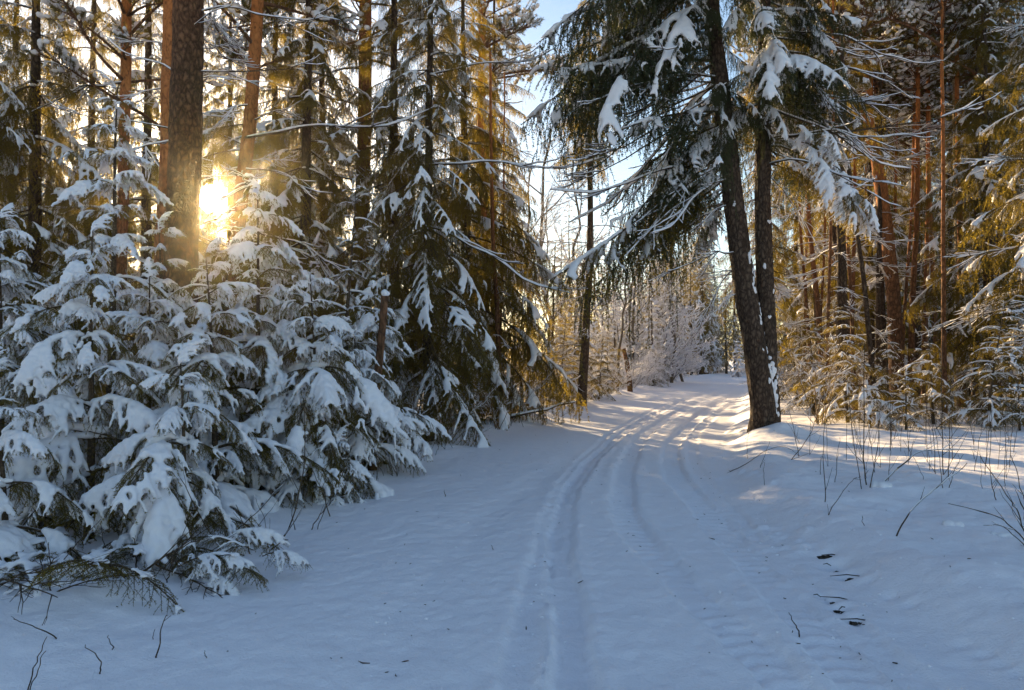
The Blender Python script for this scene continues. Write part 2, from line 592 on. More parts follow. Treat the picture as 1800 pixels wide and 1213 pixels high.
def build_ground():
    xs = np.arange(-3.4, 5.6, 0.034)
    xs = np.concatenate([-grow(3.4, 0.034, 1.05, 260)[::-1], xs, grow(xs[-1], 0.034, 1.05, 260)])
    ys = np.arange(2.6, 9.5, 0.029)
    ys = np.concatenate([np.linspace(-60, 2.5, 40), ys, np.arange(ys[-1] + 0.034, 16.5, 0.046), grow(16.5, 0.046, 1.03, 420)])
    X, Y = np.meshgrid(xs, ys)
    Z = gh(X.ravel(), Y.ravel(), True).reshape(X.shape)
    P = np.stack([X, Y, Z], -1)
    du = np.gradient(P, axis=1); dv = np.gradient(P, axis=0)
    N = nrm(np.cross(du, dv)).reshape(-1, 3)
    P = P.reshape(-1, 3)
    ny, nx = X.shape
    i = (np.arange(ny - 1)[:, None] * nx + np.arange(nx - 1)[None]).ravel()
    Q = np.stack([i, i + 1, i + nx + 1, i + nx], -1)
    c = P[Q].mean(1)
    on = (c[:, 0] > road_l(c[:, 1])) & (c[:, 0] < road_r(c[:, 1])) & (c[:, 1] < 120)
    for nm, mask in (('snowy_road', on), ('snowy_ground', ~on)):
        q = Q[mask]
        u, inv = np.unique(q, return_inverse=True)
        me = mesh_from(nm, P[u], inv.reshape(-1, 4), None, [M_GROUND])
        me.normals_split_custom_set_from_vertices(N[u].tolist())
        tag(link(nm, me), kind='structure')


build_ground()

# ------------------------------------------------------------------ bough library


def axis_curve(L, rise, droop, rng, n=12, wig=0.03):
    t = np.linspace(0, 1, n)
    z = L * (rise * t - droop * t ** 2)
    x = L * t * (1 - 0.15 * droop * t)
    y = L * wig * np.sin(t * rng.uniform(2, 5) + rng.uniform(0, 6)) * t
    return np.stack([x, y, z], -1)


def at(pts, t):
    s = np.linspace(0, 1, len(pts))
    return np.array([np.interp(t, s, pts[:, k]) for k in range(3)])


def spruce_bough(seed, L=1.0, rise=0.15, droop=0.4, nt=26, wmax=0.42, hang=0.5, sub_sp=0.07, sub_len=0.12,
                 nl=0.018, nw=0.0035, step=0.0042, snow_p=0.9, snow_r=0.04, sub_p=0.5, voxel=0.013, clump=0.0, inner=0.1,
                 sub_hang=0.5, build=True, steep_max=2.0, flat_p=1.0, curtain=2.2):
    """a spruce limb with its side twigs and needles, and the snow lying on it"""
    rng = np.random.default_rng(seed)
    wood = MB(); C = []; Rr = []; NP = []; NT = []
    ax = axis_curve(L, rise, droop, rng)
    r0 = 0.008 * L + 0.004
    wood.add(*tube(ax, np.linspace(r0, 0.003, len(ax)), 5), 0)
    p, d = along(ax[int(inner * 10):], step * 1.2, rng); NP.append(p); NT.append(d)
    ph = rng.random() * 50

    def cover(t, y):
        if clump <= 0:
            return 1.0
        return float(np.clip(0.5 + 2.2 * vnoise(np.array(t * 4.5 + ph), np.array(y * 3.0 + ph), 7) + (0.5 - clump), 0, 1))

    def snow_line(pts, ra, rb, end=1.0, lift=0.55):
        seg = np.linalg.norm(np.diff(pts, axis=0), axis=1).sum() * end
        k = max(2, int(seg / (min(ra, rb) * 0.7 + 0.004)))
        for s in np.linspace(0.02, end, k):
            q = at(pts, s); rr = (ra + (rb - ra) * s) * rng.uniform(0.78, 1.2)
            c = cover(q[0] / L, q[1] / L)
            if c < 0.22:
                continue
            if steep_max < 1.5:
                g = nrm(at(pts, min(1, s + 0.04)) - at(pts, max(0, s - 0.04)))
                if abs(g[2]) > steep_max:
                    continue
            rr *= 0.55 + 0.45 * c
            C.append(q + np.array([rng.normal() * rr * 0.2, rng.normal() * rr * 0.2, rr * lift])); Rr.append(rr)

    if snow_r > 0:
        snow_line(ax, snow_r * 1.0, snow_r * 0.7, 0.99, 0.7)
    for i in range(nt):
        t = inner + (0.97 - inner) * (i + rng.uniform(-0.3, 0.3)) / (nt - 1)
        t = min(max(t, 0.04), 0.985)
        sd = 1 if i % 2 else -1
        l = L * wmax * (1 - t) ** 0.7 * min(1, 0.45 + t * 1.6) * rng.uniform(0.75, 1.2) + 0.05 * L
        an = R(rng.uniform(42, 66) - 14 * t)
        a0 = at(ax, t); a1 = at(ax, min(1, t + 0.03)); f = nrm(a1 - a0 + 1e-6)
        side = np.array([-f[1], f[0], 0]); side /= max(np.linalg.norm(side), 1e-6)
        dv = f * math.cos(an) + side * sd * math.sin(an)
        s = np.linspace(0, 1, 7)[:, None]
        hg = hang * rng.uniform(0.7, 1.3)
        flat = rng.random() < flat_p
        if not flat:
            hg = curtain * rng.uniform(0.7, 1.2)
            l *= 0.25 + 1.5 * max(0.0, 0.5 + float(vnoise(np.array(t * 7 + ph), np.array(sd * 9.0), 3)) * 1.3)
        pts = a0 + dv * l * (s - 0.28 * min(hg, 1.2) * s ** 2) + np.array([0, 0, -1.0]) * hg * l * s ** 1.7
        pts[1:] += rng.normal(size=(6, 3)) * l * 0.012
        wood.add(*tube(pts, np.linspace(0.0035, 0.0015, 7) * (0.6 + 0.4 * L), 3), 0)
        p, d = along(pts, step, rng); NP.append(p); NT.append(d)
        has = snow_r > 0 and flat and rng.random() < snow_p
        if has:
            snow_line(pts, snow_r * rng.uniform(0.75, 1.05), snow_r * rng.uniform(0.42, 0.66), rng.uniform(0.72, 1.0), 0.6)
        k = int(l / sub_sp)
        for j in range(k):
            u = (j + 0.6) / (k + 0.3)
            b0 = at(pts, u); b1 = at(pts, min(1, u + 0.1)); g = nrm(b1 - b0 + 1e-6)
            sd2 = 1 if j % 2 else -1
            sv = np.cross(g, [0, 0, 1.0]); sv /= max(np.linalg.norm(sv), 1e-6)
            an2 = R(rng.uniform(38, 60))
            l2 = sub_len * L * (1.15 - 0.7 * u) * rng.uniform(0.6, 1.25)
            s = np.linspace(0, 1, 4)[:, None]
            q = b0 + (g * math.cos(an2) + sv * sd2 * math.sin(an2)) * l2 * s + np.array([0, 0, -1.0]) * sub_hang * l2 * s ** 1.6
            wood.add(*tube(q, np.linspace(0.002, 0.001, 4), 3, cap=False), 0)
            p, d = along(q, step, rng); NP.append(p); NT.append(d)
            if has and rng.random() < sub_p:
                snow_line(q, snow_r * 0.55, snow_r * 0.40, 0.95, 0.5)
    P = np.concatenate(NP); T = np.concatenate(NT)
    wood.add(*needles(P, T, rng, nl, nw), 1)
    if not build:
        return wood, C, Rr
    me = wood.build('spruce_bough', [M_TWIG, M_NEEDLE])
    sn = blobs_mesh('bough_snow', C, Rr, [M_SNOW], voxel) if len(C) > 3 else None
    return me, sn, ax


def dead_branch(seed, L=1.0, droop=0.25, forks=7, thick=0.016, r0=0.013, gap=0.22, rise=0.05, curl=0.1):
    """a bare limb with a ridge of snow"""
    rng = np.random.default_rng(seed)
    wood = MB(); sn = MB()

    def limb(p0, d, l, r, level):
        n = 10 if level == 0 else 6
        s = np.linspace(0, 1, n)
        side = nrm(np.cross(d, [0, 0, 1.0]))
        wob = np.cumsum(rng.normal(size=n)) * l * 0.02
        pts = p0 + d[None] * (l * s)[:, None] + side[None] * wob[:, None]
        pts[:, 2] += -droop * l * s ** 2 * (1 if level == 0 else 0.4) + curl * l * np.maximum(s - 0.6, 0) ** 2 * 3 + np.cumsum(rng.normal(size=n)) * l * 0.012
        rad = np.linspace(r, max(r * 0.3, 0.0018), n)
        wood.add(*tube(pts, rad, 5 if level == 0 else 4), 0)
        V, F = snow_strip(pts, rad, rng, thick * (1.0, 0.75, 0.55)[level] * rng.uniform(0.7, 1.2), gap)
        if len(F): sn.add(V, F, 0)
        if level < 2:
            k = forks if level == 0 else rng.integers(0, 3)
            for i in range(k):
                u = rng.uniform(0.2, 0.95)
                b = at(pts, u); b2 = at(pts, min(1, u + 0.05)); g = nrm(b2 - b + 1e-6)
                sv = nrm(np.cross(g, [0, 0, 1.0]))
                a = R(rng.uniform(18, 48)) * rng.choice([-1, 1])
                dd = nrm(g * math.cos(a) + sv * math.sin(a) + np.array([0, 0, rng.uniform(-0.35, 0.25)]))
                limb(b, dd, l * rng.uniform(0.25, 0.5) * (1.15 - u * 0.6), r * 0.5, level + 1)
        return pts
    ax = limb(np.zeros(3), np.array([math.cos(rise), 0, math.sin(rise)]), L, r0, 0)
    return wood.build('bare_branch', [M_TWIG]), sn.build('branch_snow', [M_SNOW]), ax


def pine_bough(seed, L=1.6, droop=0.15, snow=True, ntuft=26):
    rng = np.random.default_rng(seed)
    wood = MB(); C = []; Rr = []; NP = []; NT = []
    strip = MB()
    ax = axis_curve(L, rng.uniform(0.05, 0.3), droop, rng, wig=0.10)
    rad = np.linspace(0.03, 0.008, len(ax))
    wood.add(*tube(ax, rad, 6), 0)
    V, F = snow_strip(ax, rad, rng, 0.022, 0.3)
    if len(F): strip.add(V, F)
    for i in range(ntuft):
        u = 0.35 + 0.65 * rng.random() ** 0.7
        b = at(ax, u)
        d = nrm(np.array([rng.uniform(0.1, 1), rng.normal() * 0.8, rng.uniform(-0.1, 0.7)]))
        l = L * rng.uniform(0.1, 0.3)
        s = np.linspace(0, 1, 5)[:, None]
        q = b + d * l * s + np.array([0, 0, 1.0]) * 0.15 * l * s ** 2
        wood.add(*tube(q, np.linspace(0.007, 0.004, 5), 4), 0)
        k = 110
        uu = rng.uniform(0.55, 1.05, k)
        NP.append(np.array([at(q, min(x, 1.0)) for x in uu])); NT.append(np.repeat(d[None], k, 0))
        if snow and rng.random() < 0.4:
            for v in np.linspace(0.45, 1.05, 4):
                r = rng.uniform(0.03, 0.055)
                C.append(at(q, min(v, 1)) + d * 0.02 + np.array([rng.normal() * .02, rng.normal() * .02, 0.035])); Rr.append(r)
    wood.add(*needles(np.concatenate(NP), np.concatenate(NT), rng, 0.065, 0.005, 1.1), 1)
    me = wood.build('pine_bough', [M_PINE_R, M_PINE_N])
    sn = blobs_mesh('pine_snow', C, Rr, [M_SNOW], 0.018, 3, 0.8) if C else None
    return me, sn, ax


LIB = {}
# heavy laden boughs of the young spruces beside the road
LIB['laden'] = [spruce_bough(100 + i, 1.0, rise=0.18 + 0.12 * (i % 3), droop=0.55 + 0.14 * (i % 4), nt=23, wmax=0.42, hang=0.75, sub_sp=0.062, sub_len=0.15,
                             nl=0.022, nw=0.0045, step=0.0036, snow_p=0.84, snow_r=0.040 + 0.007 * (i % 4), sub_p=0.62, clump=0.35 + 0.08 * (i % 4), voxel=0.0135, sub_hang=0.8) for i in range(12)]
LIB['light'] = [spruce_bough(150 + i, 1.0, rise=0.2, droop=0.40 + 0.08 * (i % 3), nt=24, wmax=0.38, hang=0.45, nl=0.020, nw=0.0042,
                             snow_p=0.5, snow_r=0.034, sub_p=0.2, clump=0.64, voxel=0.015) for i in range(6)]
# long limbs of the grown spruces
LIB['medium'] = [spruce_bough(200 + i, 2.0, rise=0.05, droop=0.26 + 0.09 * (i % 4), nt=32, wmax=0.28, hang=0.7, sub_sp=0.085, sub_len=0.10,
                              nl=0.028, nw=0.008, step=0.0066, snow_p=0.5, snow_r=0.043, sub_p=0.4, voxel=0.026, clump=0.73, inner=0.2, sub_hang=0.8,
                              steep_max=0.9, flat_p=0.75, curtain=1.8) for i in range(8)]
LIB['hanging'] = [spruce_bough(250 + i, 2.0, rise=0.0, droop=0.20 + 0.10 * (i % 3), nt=40, wmax=0.20, hang=0.7, sub_sp=0.06, sub_len=0.09,
                               nl=0.030, nw=0.0095, step=0.0060, snow_p=0.8, snow_r=0.045, sub_p=0.5, voxel=0.026, clump=0.66, inner=0.18, sub_hang=1.4,
                               steep_max=0.92, flat_p=0.5, curtain=2.4) for i in range(8)]
LIB['padded'] = [spruce_bough(270 + i, 2.0, rise=-0.06, droop=0.34 + 0.12 * (i % 3), nt=36, wmax=0.25, hang=0.75, sub_sp=0.06, sub_len=0.10,
                              nl=0.030, nw=0.0095, step=0.0056, snow_p=0.85, snow_r=0.048, sub_p=0.6, voxel=0.026, clump=0.62, inner=0.18, sub_hang=1.1,
                              steep_max=0.95, flat_p=0.72, curtain=2.2) for i in range(7)]
LIB['steep'] = [spruce_bough(280 + i, 2.0, rise=-0.55 - 0.12 * (i % 3), droop=-0.12 + 0.12 * (i % 2), nt=38, wmax=0.22, hang=0.7, sub_sp=0.06, sub_len=0.09,
                             nl=0.030, nw=0.0095, step=0.0060, snow_p=0.8, snow_r=0.055, sub_p=0.45, voxel=0.026, clump=0.52, inner=0.22, sub_hang=1.4,
                             steep_max=0.94, flat_p=0.5, curtain=2.4) for i in range(8)]
LIB['bare'] = [dead_branch(300 + i, 1.0, droop=0.1 + 0.06 * i, forks=7 + i % 4, thick=0.011, r0=0.0095, curl=0.2, gap=0.14) for i in range(9)]
LIB['limb'] = [dead_branch(320 + i, 1.0, droop=0.05 + 0.08 * i, forks=3 + i % 2, thick=0.008, r0=0.0075, curl=0.22, gap=0.2) for i in range(5)]
LIB['rake'] = [dead_branch(330 + i, 1.0, droop=0.12, forks=12, thick=0.012, r0=0.010, gap=0.1, curl=0.05) for i in range(4)]
LIB['pine'] = [pine_bough(350 + i) for i in range(6)]

RNG = np.random.default_rng(5)


def new_tree(name, label, cat, x, y, group=None, rz=0.0):
    e = bpy.data.objects.new(name, None); COL.objects.link(e)
    e.empty_display_size = 0.2
    e.location = (x, y, H(x, y) - 0.03); e.rotation_euler = (0, 0, rz)
    tag(e, label, cat, group)
    return e


def add_branch(tree, kind, p, az, pitch, sc, roll=0.0, name='branch', keep_sun=True, idx=None, snow=True, dark=False):
    lib = LIB[kind]
    i = RNG.integers(len(lib)) if idx is None else idx
    me, sn, ax = lib[i]
    rot = Euler((roll, -pitch, az)).to_matrix()
    if keep_sun:
        w = np.array(tree.location) + np.asarray(p) + (np.array(rot) @ (ax * sc).T).T
        if hides_sun(w, 24 if tree.name.startswith('young') else 26):
            return None
    o = link(name, me, tree)
    if dark and len(o.material_slots) > 1:  # dark: needles toned as if standing in shade
        o.material_slots[1].link = 'OBJECT'; o.material_slots[1].material = M_NEEDLE_SHADE
    o.location = p; o.rotation_euler = (roll, -pitch, az); o.scale = (sc, sc * RNG.uniform(0.85, 1.15), sc)
    if sn is not None and snow:
        link('snow', sn, o)
    return o


class Trunk:
    def __init__(self, pts, rad):
        self.p = np.asarray(pts, float); self.r = np.asarray(rad, float)

    def at(self, z):
        return np.array([np.interp(z, self.p[:, 2], self.p[:, 0]), np.interp(z, self.p[:, 2], self.p[:, 1]), z])

    def rad(self, z):
        return float(np.interp(z, self.p[:, 2], self.r))


def make_trunk(tree, ctrl, r_base, r_top, mat, sides=14, n=40, ridge=0.06, flare=0.35, seed=0, name='trunk', wob=0.02):
    rng = np.random.default_rng(seed)
    ctrl = np.asarray(ctrl, float)
    pts = smooth_poly(ctrl, max(3, n // (len(ctrl) - 1)))
    z = (pts[:, 2] - pts[0, 2]) / (pts[-1, 2] - pts[0, 2])
    h = pts[-1, 2] - pts[0, 2]
    pts[:, 0] += wob * (vnoise(pts[:, 2] * 0.9 + seed * 3.1, z * 0, 1)) * np.minimum(1, z * 8)
    pts[:, 1] += wob * (vnoise(pts[:, 2] * 0.9 + seed * 5.7, z * 0, 2)) * np.minimum(1, z * 8)
    rad = r_base + (r_top - r_base) * z ** 0.85
    rad = rad * (1 + flare * np.exp(-(pts[:, 2] - pts[0, 2]) / 0.28))
    th = np.arange(sides) / sides
    T, Zz = np.meshgrid(th, pts[:, 2])
    cx = np.cos(T * 2 * PI); sy = np.sin(T * 2 * PI)
    rg = 1 + ridge * 1.6 * (fbm(cx * 3.5 + seed * 7.3 + Zz * 0.6, sy * 3.5 + Zz * 2.2, 61, 3))
    rg += flare * 0.35 * np.exp(-(Zz - pts[0, 2]) / 0.25) * np.sin(T * 2 * PI * 4 + seed)
    me = MB(); me.add(*tube(pts, rad, sides, rg))
    o = link(name, me.build(name, [mat]), tree)
    return o, Trunk(pts, rad)


def young_spruce(label, x, y, h, kind='laden', lean=None, seed=0, z0=0.30, spread=0.42, gap=0.27, per=5, lmin=0.44, lmax=1.7, group=None, rz=0):
    t = new_tree('young_spruce', label, 'spruce tree', x, y, group, 0)
    rng = np.random.default_rng(1000 + seed)
    if lean is None:
        lean = rng.normal(size=2) * 0.05 * h
    _, tr = make_trunk(t, [(0, 0, -0.1), (lean[0] * 0.4, lean[1] * 0.4, h * 0.5), (lean[0], lean[1], h)], 0.012 * h + 0.012, 0.005, M_TWIG, 8, 18, 0.03, 0.2, seed)
    z = z0; k = rng.random() * 6
    while z < h * 0.97:
        f = z / h
        n = per if f < 0.85 else 4
        for j in range(n):
            if rng.random() < 0.10:
                continue
            l = ((h - z) * spread + lmin * (0.55 + 0.45 * (1 - f))) * rng.uniform(0.55, 1.3)
            l = min(l, lmax)
            az = k + 2 * PI * (j + rng.uniform(-0.25, 0.25)) / n
            pitch = R(-14 + 34 * f ** 1.2 + rng.uniform(-15, 15))
            kd = 'light' if kind == 'laden' and rng.random() < 0.14 else kind
            add_branch(t, kd, tr.at(z + rng.uniform(-0.04, 0.04)), az, pitch, l, rng.uniform(-0.2, 0.2))
        k += 1.1
        z += gap * (0.75 + 0.5 * (1 - f)) * rng.uniform(0.9, 1.1)
    # the leading shoot
    add_branch(t, kind, tr.at(h * 0.97), k, R(78), 0.3, 0)
    return t


def tall_spruce(label, x, y, h, r, ctrl=None, z0=1.2, lmax=2.4, kinds=(('medium', 1.0),), gap=0.4, per=4, seed=0, bare_to=0.0, bare_gap=0.35,
                pitch=(-22, 6), mat=None, group=None, name='spruce_tree', cut=None, taper=0.85, sides=14, spread=0.17, no_az=None):
    """a grown spruce: trunk, bare lower limbs up to bare_to, needled boughs from z0 up"""
    t = new_tree(name, label, 'spruce tree', x, y, group)
    rng = np.random.default_rng(2000 + seed)
    if ctrl is None:
        lx, ly = rng.normal() * 0.15, rng.normal() * 0.15
        ctrl = [(0, 0, -0.2), (lx * 0.5, ly * 0.5, h * 0.5), (lx, ly, h)]
    _, tr = make_trunk(t, ctrl, r, 0.02, mat or M_BARK, sides, 40, 0.07, 0.3, seed)
    z = 0.7; k = rng.random() * 6
    while z < bare_to:
        for j in range(rng.integers(1, 4)):
            add_branch(t, 'bare', tr.at(z), rng.uniform(0, 2 * PI), R(rng.uniform(-20, 12)), rng.uniform(0.5, 1.0) * lmax * 0.7, rng.uniform(-0.5, 0.5))
        z += bare_gap * rng.uniform(0.7, 1.3)
    z = z0
    names = [a for a, b in kinds]; pr = np.array([b for a, b in kinds]); pr = pr / pr.sum()
    n_b = 0
    while z < h * 0.98 and n_b < 270:
        f = z / h
        for j in range(per):
            l = min(lmax, (h - z) * spread + 0.35) * rng.uniform(0.7, 1.15)
            az = k + 2 * PI * (j + rng.uniform(-0.35, 0.35)) / per
            if no_az is not None and no_az(az % (2 * PI), z):
                continue
            kd = rng.choice(names, p=pr)
            native = {'medium': 2.0, 'hanging': 2.0, 'steep': 2.0, 'padded': 2.0, 'laden': 1.0, 'light': 1.0, 'bare': 1.0, 'rake': 1.0, 'pine': 1.6}[kd]
            pt = R(pitch[0] + (pitch[1] - pitch[0]) * f + rng.uniform(-9, 9))
            add_branch(t, kd, tr.at(z + rng.uniform(-0.1, 0.1)), az, pt, l / native, rng.uniform(-0.25, 0.25)); n_b += 1
        k += 0.9
        z += gap * rng.uniform(0.8, 1.2)
    return t, tr


def pine(label, x, y, ctrl, r0, r1, mat, seed=0, *, bare=(3.0, 9.0, 0.5), crown=None, group=None, blen=(0.8, 2.2), name='pine_tree', cat='pine tree', sides=16, kind='bare'):
    t = new_tree(name, label, cat, x, y, group)
    rng = np.random.default_rng(3000 + seed)
    _, tr = make_trunk(t, ctrl, r0, r1, mat, sides, 48 if sides < 30 else 240, 0.05 if sides < 30 else 0.085, 0.25, seed)
    if bare:
        z = bare[0]
        while z < bare[1]:
            add_branch(t, kind, tr.at(z), rng.uniform(0, 2 * PI), R(rng.uniform(-22, 25)), rng.uniform(*blen), rng.uniform(-0.6, 0.6))
            z += bare[2] * rng.uniform(0.5, 1.5)
    if crown:
        z = crown[0]
        while z < crown[1]:
            for j in range(crown[2]):
                add_branch(t, 'pine', tr.at(min(z, tr.p[-1, 2])), rng.uniform(0, 2 * PI), R(rng.uniform(-10, 40)), rng.uniform(0.7, 1.6), rng.uniform(-0.4, 0.4))
            z += 0.45
    return t, tr


def P(px, Y):
    return (px - 900.0) * Y / F_PX, Y


# ------------------------------------------------------------------ left side, trees behind the young spruces
x, y = P(322, 10.5)
t_thick, tr_thick = pine('thick brown pine trunk whose right edge meets the low sun', x, y, [(-0.12, 0, -0.2), (-0.06, 0, 2.5), (0.0, 0, 5), (0.05, 0, 9), (0.1, 0, 16)], 0.255, 0.17, M_PINE_B, 1, sides=40,
             bare=(2.6, 8.5, 0.42), crown=(9.5, 15.5, 3), blen=(0.7, 1.7))
x, y = P(286, 12.5)
pine('reddish pine trunk close behind the left edge of the thick pine', x, y, [(0, 0, -0.2), (0, 0, 3), (0.1, 0, 6), (0.1, 0, 15)], 0.19, 0.12, M_PINE_R, 2, bare=(4, 8, 0.7), crown=(9, 14, 3))
x, y = P(415, 14)
t_lean, tr_lean = pine('slim leaning pine just right of the low sun', x, y, [(-0.55, 0, -0.2), (-0.15, 0, 3.0), (0.1, 0, 5.2), (0.34, 0, 8), (0.5, 0, 14)], 0.17, 0.09, M_PINE_R, 3, bare=(3.2, 8.5, 0.4), crown=(7.5, 13, 3), blen=(0.8, 2.6))
x, y = P(212, 14.5)
pine('slender red pine trunk left of the thick pine', x, y, [(-0.05, 0, -0.2), (0, 0, 4), (0.05, 0, 8), (0.05, 0, 14)], 0.13, 0.08, M_PINE_R, 4, bare=(3, 8, 0.5), crown=(7, 13, 3))
x, y = P(632, 18)
t_strt, tr_strt = pine('straight brown pine trunk midway between the sun and the dark spruce', x, y, [(-0.15, 0, -0.2), (0, 0, 4), (0.1, 0, 8), (0.15, 0, 17)], 0.23, 0.12, M_PINE_B, 5, bare=(3.5, 11, 0.35), crown=(9.5, 16, 3), blen=(1.2, 3.0))
x, y = P(754, 14)
t_dark, tr_dark = tall_spruce('dark slim spruce with snowy boughs at the left edge of the road', x, y, 14, 0.12, [(0.0, 0, -0.2), (-0.02, 0, 4), (0.0, 0, 7), (0.05, 0, 14)], z0=1.5, lmax=2.3,
            kinds=(('medium', 0.85), ('hanging', 0.15)), gap=0.34, per=4, seed=11, pitch=(-30, 0))
x, y = P(822, 18)
tall_spruce('broad golden lit spruce behind the dark slim spruce', x, y, 13, 0.19, z0=1.5, lmax=3.4, kinds=(('medium', 0.6), ('hanging', 0.4)), gap=0.44, per=4, seed=12, pitch=(-24, 0), spread=0.30)
x, y = P(930, 26)
tall_spruce('short golden spruce between the broad spruce and the road', x, y, 6.5, 0.10, z0=0.4, lmax=2.0, kinds=(('medium', 0.8), ('light', 0.2)), gap=0.33, per=5, seed=13, pitch=(-25, 5))
x, y = P(1026, 23.5)
tall_spruce('bare lower trunked spruce at the left road edge near the bend', x, y, 15, 0.17, [(-0.1, 0, -0.2), (0.1, 0, 3), (0.22, 0, 6), (0.2, 0, 15)], z0=8.6, lmax=2.3, kinds=(('hanging', 0.7), ('medium', 0.3)), gap=0.40, per=5, seed=14,
            bare_to=7, bare_gap=0.5, pitch=(-35, -10))
x, y = P(868, 22)
tall_spruce('tall spruce reaching into the bright gap right of the broad golden spruce', x, y, 16, 0.13, z0=4.6, lmax=2.3, kinds=(('medium', 0.5), ('hanging', 0.3), ('padded', 0.2)), gap=0.42, per=4, seed=15, bare_to=4.5, pitch=(-25, 0))
x, y = P(835, 28)
tall_spruce('middling golden spruce in the row behind the broad spruce', x, y, 8.5, 0.10, z0=0.5, lmax=2.0, kinds=(('medium', 0.7), ('hanging', 0.3)), gap=0.42, per=4, seed=16, pitch=(-25, 3))
x, y = P(968, 32)
tall_spruce('golden spruce close left of the bare lower trunked spruce', x, y, 7.0, 0.09, z0=0.4, lmax=1.9, kinds=(('medium', 0.7), ('light', 0.3)), gap=0.38, per=4, seed=17, pitch=(-25, 5))
for k, (px, Y, h, lab) in enumerate([(985, 25, 3.2, 'sunlit young spruce left of the bare lower trunked spruce'), (1052, 27, 2.3, 'sunlit small spruce just right of the bare lower trunked spruce'), (1008, 29, 4.2, 'slim golden spruce behind the bare lower trunked spruce'),
                                     (950, 23, 2.0, 'low golden spruce over the fallen log'), (1068, 31, 2.8, 'small golden spruce next to the snapped trunk')]):
    young_spruce(lab, *P(px, Y), h, 'light', seed=60 + k, spread=0.36, lmax=1.5, gap=0.25)
x, y = P(846, 21)
pine('pine whose orange snowy limbs reach into the bright sky gap', x, y, [(0, 0, -0.2), (0.05, 0, 5), (0.0, 0, 10), (0.1, 0, 15.5)], 0.16, 0.09, M_PINE_R, 51, bare=(5, 10, 0.6), crown=(9.6, 15, 4), blen=(1.2, 2.6))
rng = np.random.default_rng(93)
for k in range(18):
    Y = rng.uniform(15.5, 27); px = rng.uniform(640, 985); x, y = P(px, Y)
    if x > road_l(y) - 0.7:
        continue
    ln = rng.normal() * 0.2; r = rng.uniform(0.035, 0.075)
    lab = 'thin %s trunk in the dark understory of the left road edge' % ('reddish' if k % 2 else 'dark')
    pine(lab, x, y, [(0, 0, -0.2), (ln * 0.4, 0, 2.5), (ln, 0, 5), (ln * 1.3, 0, 9)], r, r * 0.4, M_PINE_R if k % 2 else M_BARK, 170 + k, bare=(1.2, 7, 0.9), crown=None,
         blen=(0.4, 1.0), name='slender_tree', cat='tree', sides=8, group=lab.replace('trunk', 'trunks'))
# the curtain of spruces further left
for i, (px, Y, h, sd, lab) in enumerate([
        (60, 14, 15, 21, 'dark spruce with drooping curtains at the far left edge'),
        (-110, 12, 14, 22, 'wide spruce reaching in from beyond the left edge'),
        (150, 19, 16, 23, 'hanging spruce behind the slender red pine'),
        (530, 15.5, 16, 24, 'tall spruce with sagging boughs right of the sun'),
        (690, 16, 15, 27, 'hanging spruce close behind the dark slim spruce on its left'),
        (480, 19, 16, 28, 'spruce whose curtains fill the gap between leaning pine and sagging spruce'),
        (255, 17, 16, 29, 'spruce hidden behind the thick pine with boughs showing left of it'),
        (20, 20, 17, 30, 'back row spruce at the far left seen over the young spruces'),
        (575, 20, 17, 25, 'spruce standing behind and left of the straight brown pine'),
        (405, 23, 16, 26, 'spruce behind the slim leaning pine with the sun beside its trunk'),
        (335, 21, 16, 31, 'spruce whose boughs show between the thick pine and the low sun')]):
    x, y = P(px, Y)
    tall_spruce(lab, x, y, h, 0.17, z0=2.2, lmax=2.3, kinds=(('hanging', 0.6), ('medium', 0.4)), gap=0.5, per=4, seed=sd, bare_to=2.2, pitch=(-22, 0))

def limb_at(tree, tr_, px, py, Y, az, pitch, L, idx):
    z = EYE + (HOR - py) * Y / F_PX - tree.location.z
    add_branch(tree, 'limb', tr_.at(z), R(az), R(pitch), L, 0.0, idx=idx % 5)


limb_at(t_lean, tr_lean, 440, 243, 14, -6, -2, 3.7, 0)
limb_at(t_lean, tr_lean, 430, 300, 14, -20, -12, 2.4, 3)
limb_at(t_thick, tr_thick, 350, 126, 10.5, -8, 2, 1.9, 1)
limb_at(t_thick, tr_thick, 345, 60, 10.5, -30, 24, 1.3, 2)
limb_at(t_thick, tr_thick, 345, 20, 10.5, 10, 8, 2.2, 4)
limb_at(t_thick, tr_thick, 290, 130, 10.5, 165, 20, 1.8, 5)
limb_at(t_thick, tr_thick, 290, 230, 10.5, 190, 6, 1.7, 1)
limb_at(t_strt, tr_strt, 632, 100, 18, 20, -10, 4.0, 1)
limb_at(t_strt, tr_strt, 632, 190, 18, 170, 22, 3.2, 2)
limb_at(t_strt, tr_strt, 640, 50, 18, 150, 28, 2.6, 0)
limb_at(t_dark, tr_dark, 752, 400, 14, -18, -24, 3.2, 2)
limb_at(t_dark, tr_dark, 752, 290, 14, -8, -8, 3.4, 0)
limb_at(t_dark, tr_dark, 752, 130, 14, 12, 8, 2.6, 5)

for py, az, L in ((292, 178, 1.0), (262, 200, 1.3), (236, 165, 1.2), (215, 185, 1.4), (180, 175, 1.6)):
    z = EYE + (HOR - py) * 14 / F_PX - t_lean.location.z
    add_branch(t_lean, 'hanging', tr_lean.at(z), R(az), R(-4), L / 2.0, 0.0)

